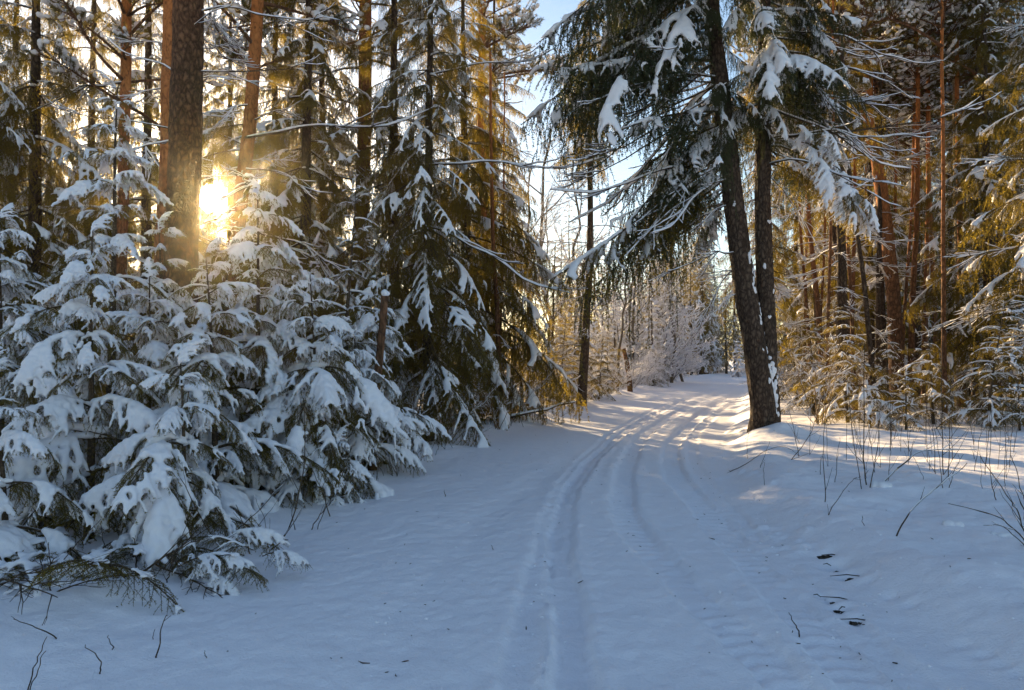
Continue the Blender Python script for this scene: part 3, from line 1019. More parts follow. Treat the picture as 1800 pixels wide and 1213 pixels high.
# young laden spruces along the left edge
young_spruce('front young spruce with heavy snow boughs around a bare brown stem', *P(160, 6.2), 2.75, seed=1, spread=0.34, lmax=1.25, lean=(0.0, 0))
young_spruce('taller young spruce rising behind the front one towards the pine', *P(193, 8.2), 4.95, seed=2, spread=0.13, lmax=0.95, lmin=0.5, lean=(0.06, 0), gap=0.36, per=4)
young_spruce('laden young spruce with its rounded top just below the sun', *P(385, 7.2), 2.65, seed=3, spread=0.36, lmax=1.3)
young_spruce('tallest laden young spruce right below the sun, gold edged top', *P(452, 8.4), 3.7, seed=4, spread=0.33, lmax=1.5)
young_spruce('laden young spruce whose boughs overhang the road edge', *P(560, 8.2), 2.6, seed=5, spread=0.40, lmax=1.35)
young_spruce('young spruce cut by the left edge at mid height', *P(5, 7.2), 3.2, seed=6, spread=0.33, lmax=1.3)
young_spruce('low young spruce in the bottom left corner', *P(20, 5.2), 1.45, seed=7, spread=0.5, lmax=0.9)
young_spruce('small laden spruce low in front of the gold edged one', *P(330, 5.9), 1.55, seed=8, spread=0.55, lmax=1.0)
young_spruce('young spruce with light snow behind the overhanging one', *P(600, 10.5), 4.4, 'light', seed=9, spread=0.28, lmax=1.6, gap=0.26)
young_spruce('young spruce with paw shaped snow beside the leaning snag', *P(680, 10.5), 2.7, seed=10, spread=0.30, lmax=1.0, z0=0.6)
young_spruce('half grown spruce under the sun behind the laden pair', *P(300, 9.3), 3.6, seed=14, spread=0.32, lmax=1.4)
young_spruce('young spruce behind the front one on its left', *P(75, 8.6), 3.3, seed=15, spread=0.34, lmax=1.4)
young_spruce('young spruce between the two gold edged tops and the road side one', *P(510, 9.6), 3.0, seed=16, spread=0.34, lmax=1.5)
young_spruce('young spruce filling the gap left of the rounded one', *P(262, 7.4), 2.5, seed=17, spread=0.40, lmax=1.3)
young_spruce('slender young spruce whose tip ends just under the sun', *P(376, 11), 3.95, 'light', seed=18, spread=0.30, lmax=1.3)
young_spruce('young spruce hiding the foot of the leaning snag', *P(632, 9.4), 1.95, seed=19, spread=0.38, lmax=1.0)
young_spruce('young spruce with its tip right below the slim leaning pine', *P(418, 12), 4.1, 'light', seed=20, spread=0.28, lmax=1.3)
young_spruce('tiny snowy sapling at the road edge below the overhanging spruce', *P(590, 8.0), 0.65, seed=12, spread=0.55, lmax=0.4, gap=0.12, z0=0.08)

# ------------------------------------------------------------------ right side
x, y = P(1343, 13.3)
t = new_tree('twin_spruce', 'dark double trunked spruce on the right road edge with snow in its fork', 'spruce tree', x, y)
SC = 13.3 / F_PX


def tp(px, py):
    return ((px - 1343) * SC, 0.0, EYE + (HOR - py) * SC - t.location.z)


_, trA = make_trunk(t, [(-0.02, 0, -0.2), tp(1340, 700), tp(1318, 560), tp(1300, 420), tp(1283, 280), tp(1266, 120), tp(1246, -60), tp(1200, -380)], 0.232, 0.11, M_BARK, 36, 160, 0.10, 0.3, 3)
a = np.array(tp(1352, 700))
_, trB = make_trunk(t, [(0.10, 0.06, -0.2), tuple(a + [0.03, 0.08, 0]), tuple(np.array(tp(1350, 560)) + [0, 0.1, 0]), tuple(np.array(tp(1347, 420)) + [0, 0.1, 0]), tuple(np.array(tp(1347, 250)) + [0, 0.1, 0]), tuple(np.array(tp(1352, 0)) + [0, 0.1, 0]), tuple(np.array(tp(1356, -380)) + [0, 0.1, 0])],
                    0.185, 0.085, M_BARK, 36, 160, 0.10, 0.3, 4)
rng = np.random.default_rng(77)
for k in range(46):      # curtains to the left of the left stem
    z = rng.uniform(4.0, 10.5)
    az = R(180 + rng.normal() * 48)
    if math.sin(az) < -0.55 and z < 7.0:
        continue
    kd = ('steep', 'padded', 'hanging', 'steep', 'padded')[k % 5]
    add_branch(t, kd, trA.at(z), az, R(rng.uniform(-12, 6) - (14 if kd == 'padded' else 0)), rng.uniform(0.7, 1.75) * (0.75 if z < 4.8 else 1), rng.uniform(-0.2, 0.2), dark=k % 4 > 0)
for k in range(42):      # and to the right of the right stem
    z = rng.uniform(5.0, 10.5)
    az = R(rng.normal() * 50)
    if math.sin(az) < -0.5 and z < 7.0:
        continue
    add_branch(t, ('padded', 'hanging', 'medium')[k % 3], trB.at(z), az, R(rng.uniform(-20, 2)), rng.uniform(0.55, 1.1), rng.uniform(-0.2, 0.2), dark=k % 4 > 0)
for k in range(34):      # high boughs hanging over the front of both stems
    z = rng.uniform(6.1, 10.5)
    tr_ = trA if k % 2 else trB
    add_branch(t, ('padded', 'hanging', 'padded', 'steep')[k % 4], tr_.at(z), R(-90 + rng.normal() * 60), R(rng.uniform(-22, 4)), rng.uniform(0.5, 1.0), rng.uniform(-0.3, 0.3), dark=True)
for k in range(19):      # long snowy limbs sweeping down on both sides
    left = k % 3 > 0
    z = rng.uniform(4.6, 8.4)
    add_branch(t, 'limb', (trA if left else trB).at(z), R(180 + rng.normal() * 24) if left else R(rng.normal() * 26), R(rng.uniform(-46, -20) if left else rng.uniform(-25, 10)), rng.uniform(2.2, 3.8), rng.uniform(-0.3, 0.3))
for k in range(44):      # dead limbs low down on both stems
    tr_ = trA if k % 2 else trB
    z = rng.uniform(2.6, 8.0)
    az = R(180 + rng.normal() * 55) if k % 2 else R(rng.normal() * 55)
    if math.sin(az) < -0.35:
        az = -az
    add_branch(t, 'bare', tr_.at(z), az, R(rng.uniform(-35, 15)), rng.uniform(0.6, 1.5) + 0.25 * (z - 2.6), rng.uniform(-0.6, 0.6))
# snow lodged in the fork and plastered on the bark
def bark_snow(tree, tr_, th0, th1, z0, z1, n, r, seed, keep=0.0):
    rng = np.random.default_rng(seed)
    V = MB()
    C = []; Rr = []
    for k in range(n):
        z = rng.uniform(z0, z1); th = R(rng.uniform(th0, th1))
        if vnoise(np.array(z * 3.1 + seed), np.array(th * 2.3), seed) < keep:
            continue
        c = tr_.at(z) + tr_.rad(z) * 0.99 * np.array([math.cos(th), math.sin(th), 0])
        m = rng.integers(3, 14); dz = np.cumsum(rng.normal(size=m)) * r * 0.9; dx = np.cumsum(rng.normal(size=m)) * r * 0.5
        for q in range(m):
            cc = tr_.at(z + dz[q]); a2 = th + dx[q] / tr_.rad(z)
            C.append(cc + tr_.rad(z + dz[q]) * 0.985 * np.array([math.cos(a2), math.sin(a2), 0])); Rr.append(r * rng.uniform(0.4, 1.1))
    o = link('bark_snow', blobs_mesh('bark_snow', C, Rr, [M_SNOW], 0.011, 2, 1.5), tree)
    tag(o, kind='stuff')


bark_snow(t, trA, -70, 0, 0.9, 3.3, 26, 0.027, 5, 0.0)
bark_snow(t, trB, -140, -60, 0.15, 1.25, 36, 0.032, 6, -0.1)
bark_snow(t, trB, -120, -30, 1.3, 5.5, 12, 0.024, 7, 0.0)
bark_snow(t, trA, -150, -40, 3.3, 6.0, 8, 0.022, 8, 0.0)

# the heavy snow cluster hanging right of the twin trunk
for k in range(12):
    add_branch(t, 'laden', trB.at(5.55 - 0.13 * k) + np.array([0.50 + 0.055 * k + rng.normal() * 0.1, -0.7 + rng.normal() * 0.25, 0]), R(-60 + rng.uniform(-80, 80)), R(rng.uniform(-45, -15)), rng.uniform(0.7, 1.1), 0)
add_branch(t, 'bare', trB.at(5.5), R(-32), R(2), 2.4, 0)

# forest of the right hand side
x, y = P(1572, 20)
t2, tr2 = pine('orange red crooked pine standing in the sunlit right wood', x, y, [(0.08, 0, -0.2), (0.03, 0, 2.2), (-0.1, 0, 4.2), (-0.28, 0, 5.7), (-0.45, 0, 7.0), (-0.72, 0, 8.3), (-0.68, 0, 10), (-0.8, 0, 15)], 0.205, 0.12, M_PINE_R, 41,
               bare=(4, 10, 0.4), crown=(9.5, 14, 3), blen=(0.8, 2.4))
x, y = P(1685, 20)
pine('pale yellow birch trunk right of the orange pine', x, y, [(0, 0, -0.2), (0.02, 0, 4), (0.0, 0, 9), (0.1, 0, 14)], 0.11, 0.06, M_BIRCH, 42, bare=(3, 12, 0.5), name='birch_tree', cat='birch tree', sides=10)
for px, Y, ln, r, mt, lab, sd in [
        (1612, 24, 0.05, 0.12, M_BARK, 'thin dark trunk between the orange pine and the birch', 43),
        (1648, 22, -0.2, 0.09, M_PINE_R, 'slim reddish trunk left of the birch', 44),
        (1668, 26, 0.1, 0.10, M_BARK, 'slim brown trunk hugging the left side of the birch', 45),
        (1505, 19, -0.75, 0.11, M_BARK, 'dark trunk leaning left before the orange pine', 46),
        (1548, 23, 0.05, 0.09, M_BARK, 'thin dark trunk touching the left side of the orange pine', 47),
        (1450, 22, -0.5, 0.10, M_PINE_R, 'forked reddish trunk between the twin spruce and the leaning trunk', 48),
        (1755, 21, 0.1, 0.09, M_BARK, 'thin trunk at the right behind the raked dead branches', 49)]:
    x, y = P(px, Y)
    pine(lab, x, y, [(0, 0, -0.2), (ln * 0.4, 0, 3), (ln, 0, 6.5), (ln * 1.3, 0, 13)], r, r * 0.4, mt, sd, bare=(2, 11, 0.8), crown=(8, 12.5, 2), blen=(0.6, 1.6), name='slender_tree', cat='tree', sides=10)
x, y = P(1880, 15)
tall_spruce('big spruce at the right edge raked with rows of bare snowy limbs', x, y, 15, 0.22, z0=2.0, lmax=2.9, kinds=(('medium', 0.6), ('rake', 0.4)), gap=0.24, per=4, seed=61, pitch=(-12, 5))
for i, (px, Y, h, sd, lab, z0) in enumerate([
        (1770, 24, 16, 62, 'golden lit spruce behind the raked spruce', 1.5),
        (1700, 30, 17, 63, 'tall sunlit spruce behind the birch', 2.0),
        (1470, 27, 16, 64, 'spruce filling the gap right of the twin trunk', 3.0),
        (1400, 34, 16, 65, 'spruce seen just right of the twin trunk foot', 2.5),
        (1590, 32, 17, 66, 'tall spruce behind the orange pine', 2.5),
        (1745, 19, 14, 67, 'spruce whose high boughs hang right of the birch', 6.0),
        (1480, 18, 14, 68, 'spruce whose high boughs hang right of the twin trunk', 7.0),
        (1850, 30, 16, 69, 'spruce in the back at the right picture edge', 1.5),
        (1347, 25, 15, 70, 'spruce seen between the two stems of the twin trunk', 4.5),
        (1168, 58, 17, 71, 'tall spruce seen through the curtains left of the twin trunk', 5.5),
        (1740, 18, 14, 72, 'golden spruce with hanging boughs before the raked spruce', 2.2),
        (1610, 27, 16, 73, 'golden spruce seen between orange pine and birch', 2.0),
        (1530, 24, 15, 74, 'golden spruce just left behind the orange pine', 3.0)]):
    x, y = P(px, Y)
    tall_spruce(lab, x, y, h, 0.16, z0=z0, lmax=2.3, kinds=(('medium', 0.55), ('hanging', 0.45)), gap=0.45, per=4, seed=sd, bare_to=min(z0, 5), pitch=(-22, 2))
rng = np.random.default_rng(91)
for k in range(36):
    Y = rng.uniform(15.5, 30); px = rng.uniform(1385, 1800); x, y = P(px, Y)
    ln = rng.normal() * 0.3; r = rng.uniform(0.045, 0.10)
    lab = 'slim %s %s trunk %s among the thin trunks of the right wood' % ('thicker' if r > 0.072 else 'thinner', 'reddish' if k % 3 else 'dark brown', 'leaning left' if ln < -0.12 else 'leaning right' if ln > 0.12 else 'standing upright')
    pine(lab, x, y, [(0, 0, -0.2), (ln * 0.4, 0, 3), (ln, 0, 6.5), (ln * 1.3, 0, 12)], r, r * 0.45, M_PINE_R if k % 3 else M_BARK, 120 + k, bare=(2.5, 10, 1.1), crown=(9, 12, 2),
         blen=(0.5, 1.3), name='slender_tree', cat='tree', sides=9, group=lab.replace(' trunk', ' trunks', 1))
for i, (px, Y, h, kd, lab) in enumerate([
        (1490, 15.5, 2.6, 'light', 'sunlit young spruce with snow tufts behind the twin trunk'),
        (1430, 18, 2.6, 'light', 'small sunlit spruce close right of the twin trunk foot'),
        (1640, 14.5, 1.9, 'light', 'snowy young spruce in front of the birch'),
        (1735, 13.6, 2.3, 'light', 'thin stemmed young spruce near the right edge of the wood'),
        (1530, 14.2, 0.9, 'laden', 'knee high snowy spruce below the orange pine'),
        (1800, 15, 2.4, 'light', 'bowed snowy young spruce at the right edge'),
        (1560, 17, 2.1, 'light', 'lightly snowed young spruce at the foot of the orange pine'),
        (1400, 24, 2.6, 'light', 'young spruce far behind the twin trunk foot'),
        (1590, 13.8, 1.1, 'light', 'low bushy spruce at the front of the right wood'),
        (1790, 13.0, 1.0, 'light', 'low dark spruce in the right corner of the wood')]):
    young_spruce(lab, *P(px, Y), h, kd, seed=30 + i, spread=0.36, lmax=1.3, gap=0.22)

# ------------------------------------------------------------------ bare broadleaved trees, bushes and the woods further back


def bare_tree(seed, h, r, stems=1, spread=0.5, levels=4, thick=0.02, kids=(5, 8), gap=0.25, up=0.25, sides=5, first=0.3):
    rng = np.random.default_rng(seed)
    wood = MB(); sn = MB()

    def limb(p0, d, l, r, lev):
        n = (14, 8, 6, 5)[min(lev, 3)]
        s = np.linspace(0, 1, n)
        j = np.cumsum(rng.normal(size=(n, 3)) * l * 0.022, axis=0)
        pts = p0 + d[None] * (l * s)[:, None] + j * s[:, None] + np.array([0, 0, 1.0]) * (up * (0.2 if lev == 0 else 1) * l * s ** 2)[:, None]
        rad = np.maximum(np.linspace(r, r * 0.35, n), 0.0022)
        wood.add(*tube(pts, rad, sides if lev < 2 else 3), 0)
        V, F = snow_strip(pts, rad, rng, thick * (1, 0.9, 0.75, 0.6)[min(lev, 3)] * rng.uniform(0.6, 1.2), gap, 5)
        if len(F): sn.add(V, F, 0)
        if lev < levels - 1:
            k = rng.integers(*kids)
            for i in range(k):
                u = rng.uniform(first if lev == 0 else 0.2, 0.98)
                b = at(pts, u); g = nrm(at(pts, min(1, u + 0.05)) - b + 1e-6)
                w = nrm(np.cross(g, rng.normal(size=3)))
                a = R(rng.uniform(30, 65))
                limb(b, nrm(g * math.cos(a) + w * math.sin(a)), l * rng.uniform(0.28, 0.5) * (1.2 - 0.6 * u), r * (1 - 0.6 * u) * 0.5, lev + 1)
    for k in range(stems):
        d = nrm(np.array([rng.normal() * spread, rng.normal() * spread, 1.0]))
        limb(np.array([rng.normal() * 0.08 * (stems > 1), rng.normal() * 0.08 * (stems > 1), -0.1]), d, h * rng.uniform(0.75, 1.05), r, 0)
    return wood, sn


def bare_pair(args, mat, nm):
    w, sn = bare_tree(**args)
    return w.build(nm, [mat]), (sn.build(nm + '_snow', [M_SNOW]) if sn.n else None)


BUSH = [bare_pair(dict(seed=500 + i, h=2.2, r=0.014, stems=9, spread=0.55, levels=3, thick=0.045, kids=(7, 11), gap=0.04), M_TWIG_G, 'stems') for i in range(4)]
TWIGB = [bare_pair(dict(seed=540 + i, h=2.0, r=0.012, stems=8, spread=0.4, levels=3, thick=0.018, kids=(4, 8), gap=0.6), M_TWIG_Y, 'stems') for i in range(3)]
BARE = [bare_pair(dict(seed=520 + i, h=11, r=0.13, levels=4, thick=0.035, kids=(8, 12), spread=0.06, first=0.25), M_GREYB, 'limbs') for i in range(4)]


def place_pair(pair, name, label, cat, x, y, sc, group=None, lean=0.0, part='stems'):
    me, sn = pair
    e = new_tree(name, label, cat, x, y, group)
    e.rotation_euler = (0, lean, RNG.uniform(0, 6.28)); e.scale = (sc, sc, sc)
    link(part, me, e)
    if sn is not None:
        link('snow', sn, e)
    return e


def crown(seed, h, lmax, z0, hang=0.8, snow_p=0.5, clump=0.5, spread=0.2):
    """the whole crown of a spruce further off, with the snow it carries"""
    rng = np.random.default_rng(seed)
    out = MB(); C = []; Rr = []
    z = z0; k = 0.0
    lib = [spruce_bough(seed * 10 + i, 2.0, rise=0.05, droop=0.35, nt=16, wmax=0.30, hang=hang, sub_sp=0.22, sub_len=0.14, nl=0.07, nw=0.033, step=0.046,
                        snow_p=snow_p, snow_r=0.075, sub_p=0.2, clump=clump, inner=0.15, build=False) for i in range(4)]
    lib = [(w.arrays(), np.array(c), np.array(r)) for w, c, r in lib]
    while z < h * 0.98:
        f = z / h
        for j in range(4):
            l = (min(lmax, (h - z) * spread + 0.3) * rng.uniform(0.7, 1.15)) / 2.0
            az = k + PI / 2 * j + rng.uniform(-.4, .4); pt = R(-20 + 28 * f + rng.uniform(-9, 9))
            M = np.array(Euler((rng.uniform(-.3, .3), -pt, az)).to_matrix())
            (V, F, Mi), c, r = lib[rng.integers(4)]
            V2 = (V * l) @ M.T + [0, 0, z]
            for q in (0, 1):
                out.add(V2, F[Mi == q], q) if (Mi == q).any() else None
            if len(c):
                C.append((c * l) @ M.T + [0, 0, z]); Rr.append(np.maximum(r * l, 0.05))
        k += 0.8; z += 0.42 * rng.uniform(0.8, 1.2)
    V, F, Mi = out.arrays()
    u, inv = np.unique(F, return_inverse=True)
    me = mesh_from('crown', V[u], inv.reshape(-1, 3), Mi, [M_TWIG, M_NEEDLE])
    sn = blobs_mesh('crown_snow', np.concatenate(C), np.concatenate(Rr), [M_SNOW], 0.08, 2, 0.8)
    return me, sn


CROWN = [crown(600, 14, 2.2, 1.5, snow_p=0.4, clump=0.6), crown(601, 16, 2.5, 3.0, hang=1.5, snow_p=0.35, clump=0.6), crown(602, 9, 1.8, 0.5, snow_p=0.7, clump=0.35), crown(603, 13, 2.0, 2.2, hang=1.2, snow_p=0.4, clump=0.65), crown(604, 4.5, 1.3, 0.3, snow_p=0.9, clump=0.2, spread=0.3)]
CH = [14, 16, 9, 13, 4.5]


def straight_trunk(h, r, mat, seed):
    z = np.linspace(-0.3, h, 16); rng = np.random.default_rng(seed)
    m = MB(); m.add(*tube(np.stack([0.04 * np.sin(z * 0.7 + seed), 0.04 * np.cos(z * 0.5 + seed), z], -1), np.linspace(r, 0.015, 16), 8), 0)
    return m.build('trunk', [mat])


TRK = [straight_trunk(CH[i], 0.011 * CH[i], M_BARK, i) for i in range(5)]


def far_spruce(i, x, y, sc, label, group):
    e = new_tree('spruce_tree', label, 'spruce tree', x, y, group)
    e.rotation_euler = (0, 0, RNG.uniform(0, 6.28)); e.scale = (sc, sc, sc * RNG.uniform(0.9, 1.1))
    link('trunk', TRK[i], e); link('crown', CROWN[i][0], e); link('snow', CROWN[i][1], e)


def zone(n, px0, px1, Y0, Y1, kinds, label, group, seed, sc=(0.8, 1.2), mind=1.6, avoid_sun=True):
    rng = np.random.default_rng(seed); done = []; tries = 0
    while len(done) < n and tries < 4000:
        tries += 1
        Y = rng.uniform(Y0, Y1); px = rng.uniform(px0, px1)
        x, y = P(px, Y)
        if road_l(y) - 1.5 < x < road_r(y) + 1.5:
            continue
        if avoid_sun and abs(px - 366) < 60 + 1.4 * F_PX / Y:
            continue
        if any(math.hypot(x - a, y - b) < mind for a, b in done):
            continue
        done.append((x, y))
        kd = int(rng.choice(kinds)); q = rng.uniform(*sc)
        if 'low ' in label:
            far_spruce(kd, x, y, q, label, group)
        else:
            wd = 'high' if CH[kd] * q > 13.5 else 'half high' if CH[kd] * q > 9 else 'short'
            far_spruce(kd, x, y, q, wd + ' ' + label, wd + ' ' + group)


zone(16, -150, 330, 26, 45, [0, 1, 3, 2], 'spruce of the back row left of the low sun', 'back row spruces left of the sun', 1)
zone(5, 430, 640, 30, 42, [0, 1, 3], 'spruce of the back row between the sun and the broad golden spruce', 'back row spruces right of the sun', 2)
zone(8, 800, 980, 40, 60, [4, 4], 'low golden spruce far back between the broad spruce and the bend', 'low spruces before the bend', 3, (0.6, 1.0))
zone(34, 1385, 1950, 26, 52, [0, 1, 3, 0, 2], 'snowy spruce deep in the wood at the right', 'spruces deep in the right wood', 4)
zone(13, 1000, 1235, 56, 76, [0, 3], 'dark spruce standing behind the frosted bushes at the bend', 'dark spruces behind the frosted bushes', 9, (0.85, 1.1))
zone(14, 760, 1010, 62, 85, [2, 2, 3], 'distant spruce low in the gap left of the bend', 'distant spruces in the gap', 10, (0.7, 0.95))
zone(24, 1100, 1420, 71, 92, [0, 1, 3, 2], 'dark spruce closing the view past the bend', 'spruces closing the view past the bend', 5, (0.9, 1.2))
zone(18, 985, 1200, 40, 62, [2, 4, 2, 3], 'snowy spruce on the left of the far road bend', 'spruces left of the far bend', 6, (0.6, 1.0))
zone(60, -400, 2300, 110, 160, [0, 1, 3], 'spruce of the far off wood behind everything', 'far off wood', 7, (0.55, 0.85), 3.0)
for k, px in enumerate((1175, 1192, 1208, 1228, 1244, 1262, 1276, 1292, 1310, 1326, 1345, 1362)):
    far_spruce((0, 3, 1, 0, 3)[k % 5], *P(px, 75 + 3.5 * (k % 3)), 0.78 + 0.1 * (k % 4), 'dark spruce of the row straight behind the end of the visible road', 'row of spruces behind the end of the road')
far_spruce(3, *P(1128, 52), 0.62, 'dark bluish spruce standing among the frosted bushes of the far bend', None)
far_spruce(2, *P(1162, 58), 0.80, 'bluish spruce behind the upright grey tree at the far bend', None)
far_spruce(4, *P(1297, 62), 0.75, 'small white spruce at the far end of the road left of the twin trunk', None)
far_spruce(2, *P(1146, 40), 0.72, 'golden lit spruce left of the far bend beside the frosted bushes', None)

for k, (px, Y, ln, sc) in enumerate([(1180, 47, 0.02, 0.9), (1200, 50, 0.28, 0.8), (965, 34, 0.0, 1.0), (1010, 40, -0.05, 1.1), (1085, 33, 0.05, 0.6), (1110, 44, -0.1, 0.9), (930, 44, 0.05, 1.1)]):
    lab = ['bare grey tree standing upright at the far bend', 'bare grey tree leaning right at the far bend', 'bare tree with fine twigs against the sky right of the broad spruce',
           'tall bare tree in the bright sky gap before the bend', 'thin bare tree right of the bare lower trunked spruce', 'bare tree behind the snapped trunk near the bend', 'bare tree with its top in the bright gap left of the bend'][k]
    place_pair(BARE[k % 4], 'bare_tree', lab, 'tree', *P(px, Y), sc, lean=ln, part='limbs')
rng = np.random.default_rng(8)
for k in range(26):
    Y = rng.uniform(30, 64); x = road_l(Y) - rng.uniform(0.5, 4.5)
    place_pair(BUSH[k % 4], 'frosted_bush', 'frosted leafless bush along the left road edge at the far bend', 'bush', x, Y, rng.uniform(0.6, 1.1), 'frosted bushes at the far bend')
for k in range(4):
    Y = rng.uniform(40, 62); x = road_l(Y) - rng.uniform(0.8, 5.5)
    place_pair(BUSH[k % 4], 'frosted_sapling', 'tall frosted leafless sapling among the bushes left of the far bend', 'sapling', x, Y, rng.uniform(1.8, 2.9), 'tall frosted saplings left of the far bend')
for k in range(18):
    Y = rng.uniform(67, 73); x = rng.uniform(13, 32)
    place_pair(BUSH[k % 4], 'frosted_bush', 'frosted bush across the end of the visible road', 'bush', x, Y, rng.uniform(0.9, 1.5), 'frosted bushes closing the road')
for k in range(30):
    Y = rng.uniform(14.5, 24); x = rng.uniform(road_r(Y) + 1.6, road_r(Y) + 12)
    place_pair(TWIGB[k % 3], 'leafless_bush', 'leafless twiggy bush among the young spruces of the right wood', 'bush', x, Y, rng.uniform(0.6, 1.0), 'leafless bushes in the right wood')
for k in range(26):
    Y = rng.uniform(12.5, 27); x = road_l(Y) - rng.uniform(0.3, 2.8)
    place_pair(TWIGB[k % 3], 'leafless_bush', 'low leafless bush under the spruces on the left road edge', 'bush', x, Y, rng.uniform(0.3, 0.75), 'leafless bushes on the left road edge')

# ------------------------------------------------------------------ twigs, stems and small things near the camera
def twig(name, label, cat, pxs, r=0.006, group=None, kids=0, seed=0, snow=0.0, dy=0.0, mat=None, kid_len=0.3):
    """a thin stem rising from the snow through surveyed points"""
    rng = np.random.default_rng(7000 + seed)
    b = ground_pt(*pxs[0]); Y = b[1]
    pts = [b - [0, 0, 0.06], b]
    for i, (px, py) in enumerate(pxs[1:]):
        yy = Y + dy * (i + 1)
        pts.append(np.array([(px - 900) * yy / F_PX, yy, EYE + (HOR - py) * yy / F_PX]))
    pts = smooth_poly(pts, 5)
    pts[:, :2] += rng.normal(size=(len(pts), 2)) * 0.004
    L = np.linalg.norm(np.diff(pts, axis=0), axis=1).sum()
    e = new_tree(name, label, cat, b[0], b[1], group)
    e.location = b
    q = pts - b
    wood = MB(); sn = MB()
    rad = np.linspace(r, max(0.0016, r * 0.35), len(q))
    wood.add(*tube(q, rad, 6))
    if snow: sn.add(*snow_strip(q, rad, rng, snow, 0.35))
    for k in range(kids):
        u = rng.uniform(0.3, 0.95); c = at(q, u); g = nrm(at(q, min(1, u + 0.05)) - c + 1e-6)
        w = nrm(np.cross(g, rng.normal(size=3))); a = R(rng.uniform(20, 50))
        d = nrm(g * math.cos(a) + w * math.sin(a)); l = L * kid_len * rng.uniform(0.5, 1.2) * (1.1 - u * 0.5)
        ss = np.linspace(0, 1, 6)[:, None]
        p2 = c + d * l * ss + np.array([0, 0, 0.12 * l]) * ss ** 2 + rng.normal(size=(6, 3)) * l * 0.015 * ss
        r2 = np.linspace(r * (1 - 0.6 * u) * 0.6, 0.0014, 6)
        wood.add(*tube(p2, r2, 4))
        if snow: sn.add(*snow_strip(p2, r2, rng, snow * 0.7, 0.4))
    link('stem', wood.build('stem', [mat or M_TWIG]), e)
    if snow and sn.n: link('snow', sn.build('twig_snow', [M_SNOW]), e)
    return e


for i, (pts, r, kids, lab) in enumerate([
        ([(1519, 850), (1517, 760), (1520, 600)], .009, 3, 'straight dark bare sapling tallest of the row before the right wood'),
        ([(1527, 856), (1540, 790), (1548, 700)], .007, 2, 'thin sapling leaning right beside the tallest bare sapling'),
        ([(1449, 882), (1446, 815), (1449, 740)], .006, 2, 'slim stem standing left of the tallest bare sapling'),
        ([(1453, 905), (1480, 862), (1503, 838)], .005, 4, 'small forked twig left of the tallest bare sapling'),
        ([(1553, 846), (1590, 812), (1622, 792), (1716, 790)], .010, 3, 'dark dead branch arching right out of a snow lump'),
        ([(1572, 940), (1605, 890), (1640, 860), (1698, 814)], .008, 2, 'long bare branch stuck slanting in the snow of the right bank'),
        ([(1656, 836), (1655, 720), (1658, 560)], .008, 3, 'pair like slender stem before the birch, taller one'),
        ([(1664, 838), (1668, 740), (1672, 640)], .007, 3, 'slender reddish stem right next to the tall stem before the birch'),
        ([(1748, 878), (1738, 830), (1742, 720)], .006, 3, 'bent stem at the right between branch and twiggy bush'),
        ([(1642, 832), (1640, 770), (1632, 690)], .006, 2, 'thin stem left of the tall stem before the birch'),
        ([(1512, 858), (1498, 770), (1490, 680)], .006, 2, 'thin stem leaning left behind the tallest bare sapling'),
        ([(1390, 808), (1420, 768), (1440, 720)], .007, 3, 'dark stem slanting right from the snow right of the twin trunk'),
        ([(1276, 832), (1310, 815), (1345, 792), (1378, 785), (1405, 802)], .006, 0, 'low twig bowed like an arch before the twin trunk'),
        ([(1335, 822), (1345, 795), (1352, 775)], .004, 1, 'short upright twig at the foot of the twin trunk'),
        ([(1313, 806), (1312, 780), (1316, 760)], .004, 0, 'short twig left at the foot of the twin trunk'),
        ([(1343, 851), (1341, 830), (1342, 812)], .004, 0, 'finger short twig on the bank below the twin trunk'),
        ([(1515, 922), (1513, 905)], .004, 1, 'tiny double twig in the middle of the right bank'),
        ([(1400, 1106), (1392, 1090), (1384, 1074)], .005, 0, 'single short twig stuck in the lower right of the road'),
        ([(784, 872), (782, 866), (781, 862)], .006, 1, 'small forked twig on the left half of the road'),
        ([(867, 964), (864, 956)], .004, 0, 'tiny twig near the left tracks of the road'),
        ([(280, 1150), (287, 1110), (295, 1078)], .006, 1, 'upright twig in the lower left snow'),
        ([(183, 1178), (181, 1155), (155, 1130)], .005, 1, 'hook shaped twig in the lower left snow'),
        ([(206, 1138), (202, 1128), (192, 1114)], .004, 0, 'short slanting twig left of the upright twig'),
        ([(366, 1151), (364, 1139)], .003, 0, 'tiny twig right of the upright twig'),
        ([(272, 1121), (278, 1102)], .003, 0, 'tiny slanting twig just above the upright twig'),
        ([(55, 1211), (70, 1160), (88, 1116)], .005, 0, 'straight stalk leaning right in the bottom left corner'),
        ([(58, 1212), (76, 1165), (85, 1140)], .004, 0, 'second thinner stalk against the corner stalk'),
        ([(105, 1118), (70, 1100), (30, 1085)], .005, 1, 'grey twig lying slanted above the corner stalk'),
        ([(480, 964), (508, 930), (535, 820), (533, 700)], .009, 3, 'tall bare stem rising before the laden spruces at the road edge'),
        ([(430, 1008), (400, 975), (365, 925), (320, 840)], .008, 2, 'slanting dead stem in front of the lowest snowy boughs'),
        ([(455, 900), (480, 870), (500, 850)], .008, 1, 'short snowy stick at the road edge'),
        ([(520, 930), (515, 905), (521, 860)], .006, 2, 'twig at the road edge under the overhanging spruce'),
        ([(727, 822), (729, 760), (728, 690)], .010, 3, 'thin brown sapling stem under the dark slim spruce')]):
    twig('dead_twig' if len(pts) < 4 else 'bare_branch', lab, 'twig', pts, r, None, kids, i, 0.007 if r > .0075 else 0.0)

